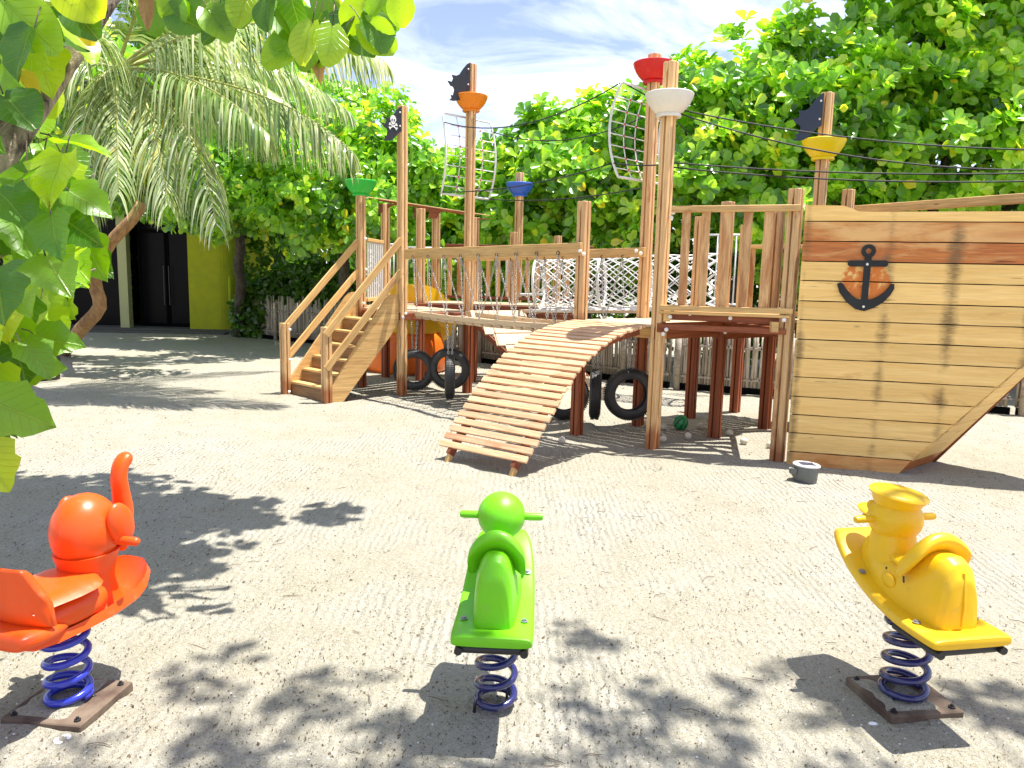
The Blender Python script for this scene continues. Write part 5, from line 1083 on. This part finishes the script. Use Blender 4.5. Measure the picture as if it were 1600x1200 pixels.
# ------------------------------------------------------------------ spring riders
def sring(c, hx, hz, n=24, p=2.6, ax=None, up=None):
    ax = ax or V(1, 0, 0); up = up or V(0, 0, 1); out = []
    for k in range(n):
        a = 2*PI*k/n; ca, sa = math.cos(a), math.sin(a); out.append(Vector(c)+ax*(hx*math.copysign(abs(ca)**(2/p), ca))+up*(hz*math.copysign(abs(sa)**(2/p), sa)))
    return out
def path_loft(keys, steps=6, n=24, p=2.6):
    """keys: (y, z, hx, hz); rings perpendicular to the path in the y-z plane, smoothly interpolated"""
    K = np.array(keys, float); m = len(K); ts = np.linspace(0, m-1, (m-1)*steps+1); R = []
    def cat(i, u):
        p0, p1, p2, p3 = K[max(i-1, 0)], K[i], K[min(i+1, m-1)], K[min(i+2, m-1)]
        return 0.5*((2*p1)+(-p0+p2)*u+(2*p0-5*p1+4*p2-p3)*u*u+(-p0+3*p1-3*p2+p3)*u**3)
    pts = [cat(min(int(t), m-2), t-min(int(t), m-2)) for t in ts]
    for i, q in enumerate(pts):
        a, b = pts[max(i-1, 0)], pts[min(i+1, len(pts)-1)]; tan = Vector((0, b[0]-a[0], b[1]-a[1])).normalized(); up = V(1, 0, 0).cross(tan)
        R.append(sring((0, q[0], q[1]), max(q[2], 0.001), max(q[3], 0.001), n, p, up=up))
    return MB().loft(R)
def vloft(keys, n=24, p=2.3, steps=5):
    """vertical loft: keys (z, yc, hx, hy)"""
    K = np.array(keys, float); m = len(K); R = []
    for t in np.linspace(0, m-1, (m-1)*steps+1):
        i = min(int(t), m-2); u = t-i; p0, p1, p2, p3 = K[max(i-1, 0)], K[i], K[i+1], K[min(i+2, m-1)]
        q = 0.5*((2*p1)+(-p0+p2)*u+(2*p0-5*p1+4*p2-p3)*u*u+(-p0+3*p1-3*p2+p3)*u**3)
        R.append(sring((0, q[1], q[0]), max(q[2], 0.001), max(q[3], 0.001), n, p, up=V(0, 1, 0)))
    return MB().loft(R)
def rider_base(t, M, springmat, z1, plate=True, plate_rot=0.0, plate_s=0.18, lean=(0, 0)):
    R = 0.069; turns = 4.5; n = 150; z0 = 0.052 if plate else 0.028
    pts = [V(R*math.cos(2*PI*turns*k/n)+lean[0]*k/n, R*math.sin(2*PI*turns*k/n)+lean[1]*k/n, z0+(z1-z0-0.012)*max(0.0, (k/n-0.17)/0.83)) for k in range(n+1)]
    MB().tube(pts, 0.0135, 12).build('spring', springmat, t, M=M, smooth=True)
    for a in (0.6, 3.7):
        c = V(R*math.cos(a), R*math.sin(a), 0.0); MB().tube([c*0.75+V(0, 0, -0.02), c*0.72+V(0, 0, 0.028), c+V(0, 0, 0.04), c*1.25+V(0, 0, 0.028), c*1.28+V(0, 0, -0.02)], 0.0065, 6).build('clamp', M_blackmetal, t, M=M, smooth=True)
    if plate:
        Mr = M @ Matrix.Rotation(plate_rot, 4, 'Z'); po = MB().box((-plate_s, -plate_s, -0.03), (plate_s, plate_s, 0.032), None, 0.004).build('base_plate', M_rust, t, M=Mr)
        hm = MB(); g = 16; s = plate_s*0.985
        vs = []; fs = []
        for j in range(g+1):
            for i in range(g+1):
                x = -s+2*s*i/g; y = -s+2*s*j/g; e = min(s-abs(x), s-abs(y)); nn_ = mnoise.noise(Vector((x*14, y*14, z1*9))); vs.append((x, y, 0.028+min(0.010, e*0.25)+0.010*nn_-(0.012 if x > s*0.45 or y < -s*0.75 else 0)))
        for j in range(g):
            for i in range(g): a = j*(g+1)+i; fs.append((a, a+1, a+g+2, a+g+1))
        hm.add(vs, fs).build('sand_drift', M_sand, t, M=Mr, smooth=True, kind='stuff')
    if plate:
        for (x, y) in ((0.8, 0.8), (-0.8, 0.8), (0.8, -0.8), (-0.8, -0.8)): MB().lathe([(0.0, 0.0), (0.012, 0.0), (0.012, 0.008), (0.006, 0.009), (0.006, 0.016), (0, 0.016)], 6, Mr @ Matrix.Translation((x*plate_s, y*plate_s, 0.03)), caps=False).build('bolt', M_blackmetal, t, world=True)
    # top bracket
    f = MB().box((-0.035, -0.20, z1+0.002), (0.035, 0.06, z1+0.010)).build('bracket', M_bluecoat, t, M=M)
def rider(kind, loc, yaw, mat, springmat, label, plate_rot, plate=True, plate_s=0.18):
    M = Matrix.Translation((loc[0], loc[1], 0)) @ Matrix.Rotation(yaw, 4, 'Z') @ Matrix.Diagonal((1.12, 1.08, 1.0, 1) if kind == 'duck' else (1, 1, 1, 1)); t = thing('spring_rider', loc, label, 'spring rider', 'plastic spring riders on the sand', M=M)
    def B(mb, name, m=None, parent=None, lab=None, sm=45):
        o = mb.build(name, m or mat, parent or t, M=M, smooth=True); smooth_by_angle(o, sm)
        if lab: o['label'] = lab
        return o
    if kind in ('duck', 'frog'):
        z1 = 0.34
        rider_base(t, M, springmat, z1, plate, plate_rot-yaw, plate_s)
        bar_ = MB(); bar_.tube([(-0.10, -0.255, 0.352), (0.10, -0.255, 0.352)], 0.016, 12); B(bar_, 'rear_bumper', M_blackmetal)
        for s in (-1, 1): B(MB().tube([(s*0.11, -0.285, 0.352), (s*0.11, -0.07, 0.352)], 0.014, 10), 'side_bar', M_blackmetal)
        re_ = -0.285; fe = 0.0
        B(path_loft([(re_, 0.388, 0.128, 0.012), (re_+0.01, 0.388, 0.137, 0.020), (-0.2, 0.388, 0.14, 0.021), (-0.08, 0.392, 0.138, 0.021), (0.05, 0.42, 0.135, 0.020), (0.18, 0.475, 0.128, 0.019), (0.28+fe*0.6, 0.53, 0.112, 0.018), (0.335+fe, 0.555, 0.090, 0.017), (0.35+fe, 0.56, 0.078, 0.010)], p=5, n=32), 'footboard')
        rb = -0.215; fat = 1.0 if kind == 'frog' else 1.05
        def arch(y, zb, zt, hx, n=28):
            out = []
            for k in range(n+1):
                a = PI*k/n; ca, sa = math.cos(a), math.sin(a); h = abs(sa)**0.72; out.append(V(hx*math.copysign(abs(ca)**0.62, ca)*(1.0-0.10*h), y, zb+(zt-zb)*h))
            return out
        keys = [(rb-0.012, 0.40, 0.50, 0.040), (rb-0.006, 0.395, 0.585, 0.058), (rb+0.015, 0.395, 0.635, 0.068), (rb+0.05, 0.395, 0.652, 0.074), (-0.10, 0.395, 0.645, 0.079), (-0.05, 0.40, 0.60, 0.083), (0.0, 0.41, 0.56, 0.086), (0.06, 0.43, 0.555, 0.086), (0.12, 0.45, 0.58, 0.082), (0.18, 0.475, 0.60, 0.070), (0.225, 0.495, 0.585, 0.052), (0.25, 0.51, 0.55, 0.03), (0.258, 0.515, 0.53, 0.01)]
        Kk = np.array(keys); R = []
        for tt in np.linspace(0, len(Kk)-1, 61):
            i = min(int(tt), len(Kk)-2); u = tt-i; q = Kk[i]*(1-u)+Kk[i+1]*u; R.append(arch(q[0], q[1], q[2], q[3]*fat))
        B(MB().loft(R), 'body', sm=60)
        B(vloft([(0.50, 0.125, 0.078, 0.095), (0.56, 0.125, 0.074, 0.088), (0.61, 0.125, 0.068, 0.078), (0.66, 0.125, 0.062, 0.070)] if kind == 'duck' else [(0.50, 0.12, 0.07, 0.085), (0.57, 0.125, 0.055, 0.065), (0.62, 0.125, 0.05, 0.055), (0.66, 0.125, 0.055, 0.06)]), 'neck')
        # saddle plate
        secs = []; W_ = 0.102 if kind == 'frog' else 0.108; Ml = Matrix.Translation((0, -0.075, 0.612)) @ Matrix.Rotation(math.radians(38), 4, 'X')
        for xx in np.linspace(-1, 1, 33):
            e = abs(xx); zt = 0.015+0.088*math.sqrt(max(0, 1-e*e*0.96)); zb = -0.085+0.02*(1-e); th = 0.027*(1-0.5*max(0, e-0.8)/0.2); zc = (zt+zb)/2; hh = (zt-zb)/2*(1-0.25*max(0, e-0.93)/0.07)
            secs.append([Ml @ V(xx*W_, 0.025-0.05*e*e+th*math.copysign(abs(math.cos(a))**0.7, math.cos(a)), zc+hh*math.copysign(abs(math.sin(a))**0.45, math.sin(a))) for a in np.linspace(0, 2*PI, 28, endpoint=False)])
        B(MB().loft(secs), 'backrest', sm=75)
        B(path_loft([(-0.08, 0.555, 0.05, 0.015), (-0.03, 0.558, 0.066, 0.018), (0.03, 0.56, 0.066, 0.017), (0.07, 0.57, 0.05, 0.012)]), 'seat')
        hz = 0.695 if kind == 'frog' else 0.69; hy = 0.125
        hd = MB(); hd.ell((0, hy, hz), (0.090, 0.094, 0.09), 32, 20); head = B(hd, 'head')
        for s in (-1, 1):
            h = MB(); h.tube([(s*0.07, hy, hz), (s*0.10, hy, hz), (s*0.145, hy, hz), (s*0.155, hy, hz), (s*0.158, hy, hz)], [0.0155, 0.0145, 0.0145, 0.012, 0.006], 14); B(h, 'handle')
        if kind == 'duck':
            c = MB(); c.lathe([(0.0, -0.03), (0.070, -0.028), (0.080, -0.012), (0.084, 0.000), (0.094, 0.014), (0.099, 0.022), (0.094, 0.030), (0.074, 0.037), (0.0, 0.042)], 32, Matrix.Translation((0, hy-0.002, hz+0.076)) @ Matrix.Rotation(math.radians(6), 4, 'X') @ Matrix.Rotation(math.radians(7), 4, 'Y'), caps=False); B(c, 'cap')
            b = MB(); b.ell((0, hy+0.115, hz-0.01), (0.052, 0.07, 0.016), 18, 10, Matrix.Rotation(0.15, 3, 'X').to_4x4()); b.ell((0, hy+0.105, hz-0.038), (0.042, 0.055, 0.014), 18, 10); B(b, 'beak')
            for s in (-1, 1): B(MB().ell((s*0.045, hy+0.07, hz+0.03), (0.018, 0.016, 0.022), 12, 8), 'eye', None, head)
            for p_, q_ in (((-0.088, 0.03, 0.535), (-0.089, 0.028, 0.527)), ((-0.086, -0.055, 0.535), (-0.087, -0.06, 0.512))): B(MB().tube([p_, q_], 0.003, 6), 'scuff', M_blackmetal)
            for s in (-1, 1): B(MB().ell((s*0.084, 0.02, 0.485), (0.007, 0.035, 0.028), 16, 8), 'side_boss')
            B(MB().tube([(0.0, rb-0.014, 0.42), (0.0, rb-0.015, 0.5), (0, rb+0.0, 0.61)], 0.004, 6), 'seam')
        else:
            for s in (-1, 1): B(MB().ell((s*0.042, hy+0.065, hz+0.03), (0.022, 0.022, 0.024), 12, 8), 'eye', None, head)
            B(MB().ell((0, hy+0.075, hz-0.02), (0.055, 0.03, 0.03), 14, 8), 'muzzle')
            B(MB().lathe([(0.0, 0.0), (0.016, 0.001), (0.018, 0.006), (0.0, 0.008)], 16, caps=False), 'dummy') if False else None
        for (x, y) in ((0.105, 0.13), (-0.105, 0.13), (0.105, -0.16), (-0.105, -0.16)):
            zt = float(np.interp(y, [-0.2, -0.08, 0.05, 0.18, 0.3], [0.409, 0.413, 0.442, 0.493, 0.545])); Mb = Matrix.Translation((x, y, zt)) @ Matrix.Rotation(math.radians(20 if y > 0 else 0), 4, 'X'); bo = MB(); bo.lathe([(0.0, 0.0), (0.013, 0.0005), (0.013, 0.003), (0.007, 0.004), (0.007, 0.009), (0, 0.009)], 14, Mb, caps=False); B(bo, 'bolt', M_grey)
    else:   # elephant
        z1 = 0.325
        rider_base(t, M, springmat, z1, plate, plate_rot-yaw, plate_s)
        B(MB().box((0.02, 0.0, 0.325), (0.07, 0.06, 0.40)), 'mount', M_grey)
        # dish shaped footboard with upturned front rim
        R = []
        for y, z, hw, rim in ((-0.22, 0.36, 0.06, 0.01), (-0.20, 0.352, 0.09, 0.01), (-0.12, 0.345, 0.10, 0.01), (-0.02, 0.338, 0.110, 0.02), (0.06, 0.332, 0.125, 0.04), (0.13, 0.33, 0.136, 0.06), (0.20, 0.338, 0.136, 0.065), (0.25, 0.358, 0.124, 0.062), (0.285, 0.385, 0.104, 0.05), (0.31, 0.415, 0.080, 0.034), (0.325, 0.442, 0.052, 0.016), (0.332, 0.458, 0.025, 0.0)):
            top = [V(x*hw, y, z+rim*abs(x)**3) for x in np.linspace(-1, 1, 15)]; bot = [V(x*hw*1.08, y+(0.012 if y > 0.3 else 0), z-0.03+rim*0.9*abs(x)**3) for x in np.linspace(1, -1, 15)]; R.append(top+bot)
        B(MB().loft(R), 'footboard')
        B(vloft([(0.34, 0.12, 0.105, 0.115), (0.39, 0.12, 0.085, 0.095), (0.45, 0.115, 0.078, 0.085), (0.51, 0.11, 0.092, 0.095), (0.56, 0.11, 0.105, 0.11)]), 'neck')
        hd = MB(); hd.ell((0, 0.11, 0.635), (0.112, 0.122, 0.138), 32, 22); head = B(hd, 'head')
        for s in (-1, 1):
            B(MB().ell((s*0.115, 0.16, 0.66), (0.028, 0.055, 0.085), 20, 14, Matrix.Rotation(0.35, 3, 'X').to_4x4()), 'ear', None, head)
            B(MB().tube([(s*0.10, 0.15, 0.60), (s*0.14, 0.15, 0.602), (s*0.19, 0.15, 0.604), (s*0.20, 0.15, 0.604), (s*0.204, 0.15, 0.604)], [0.019, 0.016, 0.016, 0.013, 0.006], 14), 'handle')
            B(MB().ell((s*0.06, 0.215, 0.575), (0.03, 0.03, 0.045), 16, 10), 'cheek', None, head)
        B(path_loft([(0.18, 0.55, 0.065, 0.055), (0.25, 0.585, 0.05, 0.045), (0.285, 0.65, 0.040, 0.036), (0.282, 0.72, 0.034, 0.031), (0.275, 0.785, 0.032, 0.028), (0.285, 0.835, 0.032, 0.026), (0.31, 0.862, 0.032, 0.024), (0.325, 0.868, 0.022, 0.016)], p=2.1), 'trunk')
        # chair: back panel, broad seat flaps, rounded base lip
        secs = []
        for xx in np.linspace(-1, 1, 33):
            e = abs(xx); hwx = 0.128; zt = 0.612-0.115*max(0, e-0.66)/0.34; zb = 0.40+0.0*e; yc = -0.19+0.035*e**2.2; th = 0.019*(1-0.45*max(0, e-0.9)/0.1); zc = (zt+zb)/2; hh = (zt-zb)/2
            secs.append([V(xx*hwx, yc-0.22*((zc+hh*math.sin(a))-0.45)+th*math.copysign(abs(math.cos(a))**0.6, math.cos(a)), zc+hh*math.copysign(abs(math.sin(a))**0.35, math.sin(a))) for a in np.linspace(0, 2*PI, 24, endpoint=False)])
        B(MB().loft(secs), 'backrest', sm=70)
        R = []
        for y, hw, zc, dr in ((-0.20, 0.10, 0.455, 0.0), (-0.15, 0.118, 0.462, 0.0), (-0.10, 0.130, 0.47, 0.005), (-0.05, 0.142, 0.478, 0.01), (0.0, 0.150, 0.486, 0.012), (0.03, 0.146, 0.488, 0.012), (0.06, 0.125, 0.488, 0.01), (0.078, 0.09, 0.488, 0.005), (0.085, 0.04, 0.488, 0.0)):
            top = [V(x*hw, y, zc+0.022*(1-abs(x)**4)-dr*x*x) for x in np.linspace(-1, 1, 17)]; bot = [V(x*hw*0.97, y, zc-0.018*(1-abs(x)**4)-dr*x*x) for x in np.linspace(1, -1, 17)]; R.append(top+bot)
        B(MB().loft(R), 'seat', sm=70)
        B(path_loft([(-0.12, 0.40, 0.10, 0.05), (-0.05, 0.40, 0.12, 0.06), (0.05, 0.40, 0.12, 0.06), (0.1, 0.4, 0.10, 0.05)]), 'body')
        B(path_loft([(-0.265, 0.375, 0.08, 0.015), (-0.255, 0.375, 0.112, 0.030), (-0.21, 0.375, 0.124, 0.036), (-0.14, 0.372, 0.124, 0.034), (-0.08, 0.37, 0.11, 0.02)], p=3), 'seat_base')
    return t
rider('frog', (-0.035, 2.68), math.radians(-3), M_green, M_bluecoat, 'green spring rider in the middle, seen from behind', 0, plate=False)
rider('duck', (1.535, 2.77), math.radians(11), M_yellow, M_bluecoat, 'yellow duck spring rider with flat cap at the right', 0.16, plate_s=0.133)
rider('elephant', (-1.585, 2.60), math.radians(-18), M_orange, M_bluebright, 'orange elephant spring rider cut by the left edge', -0.12, plate_s=0.15)
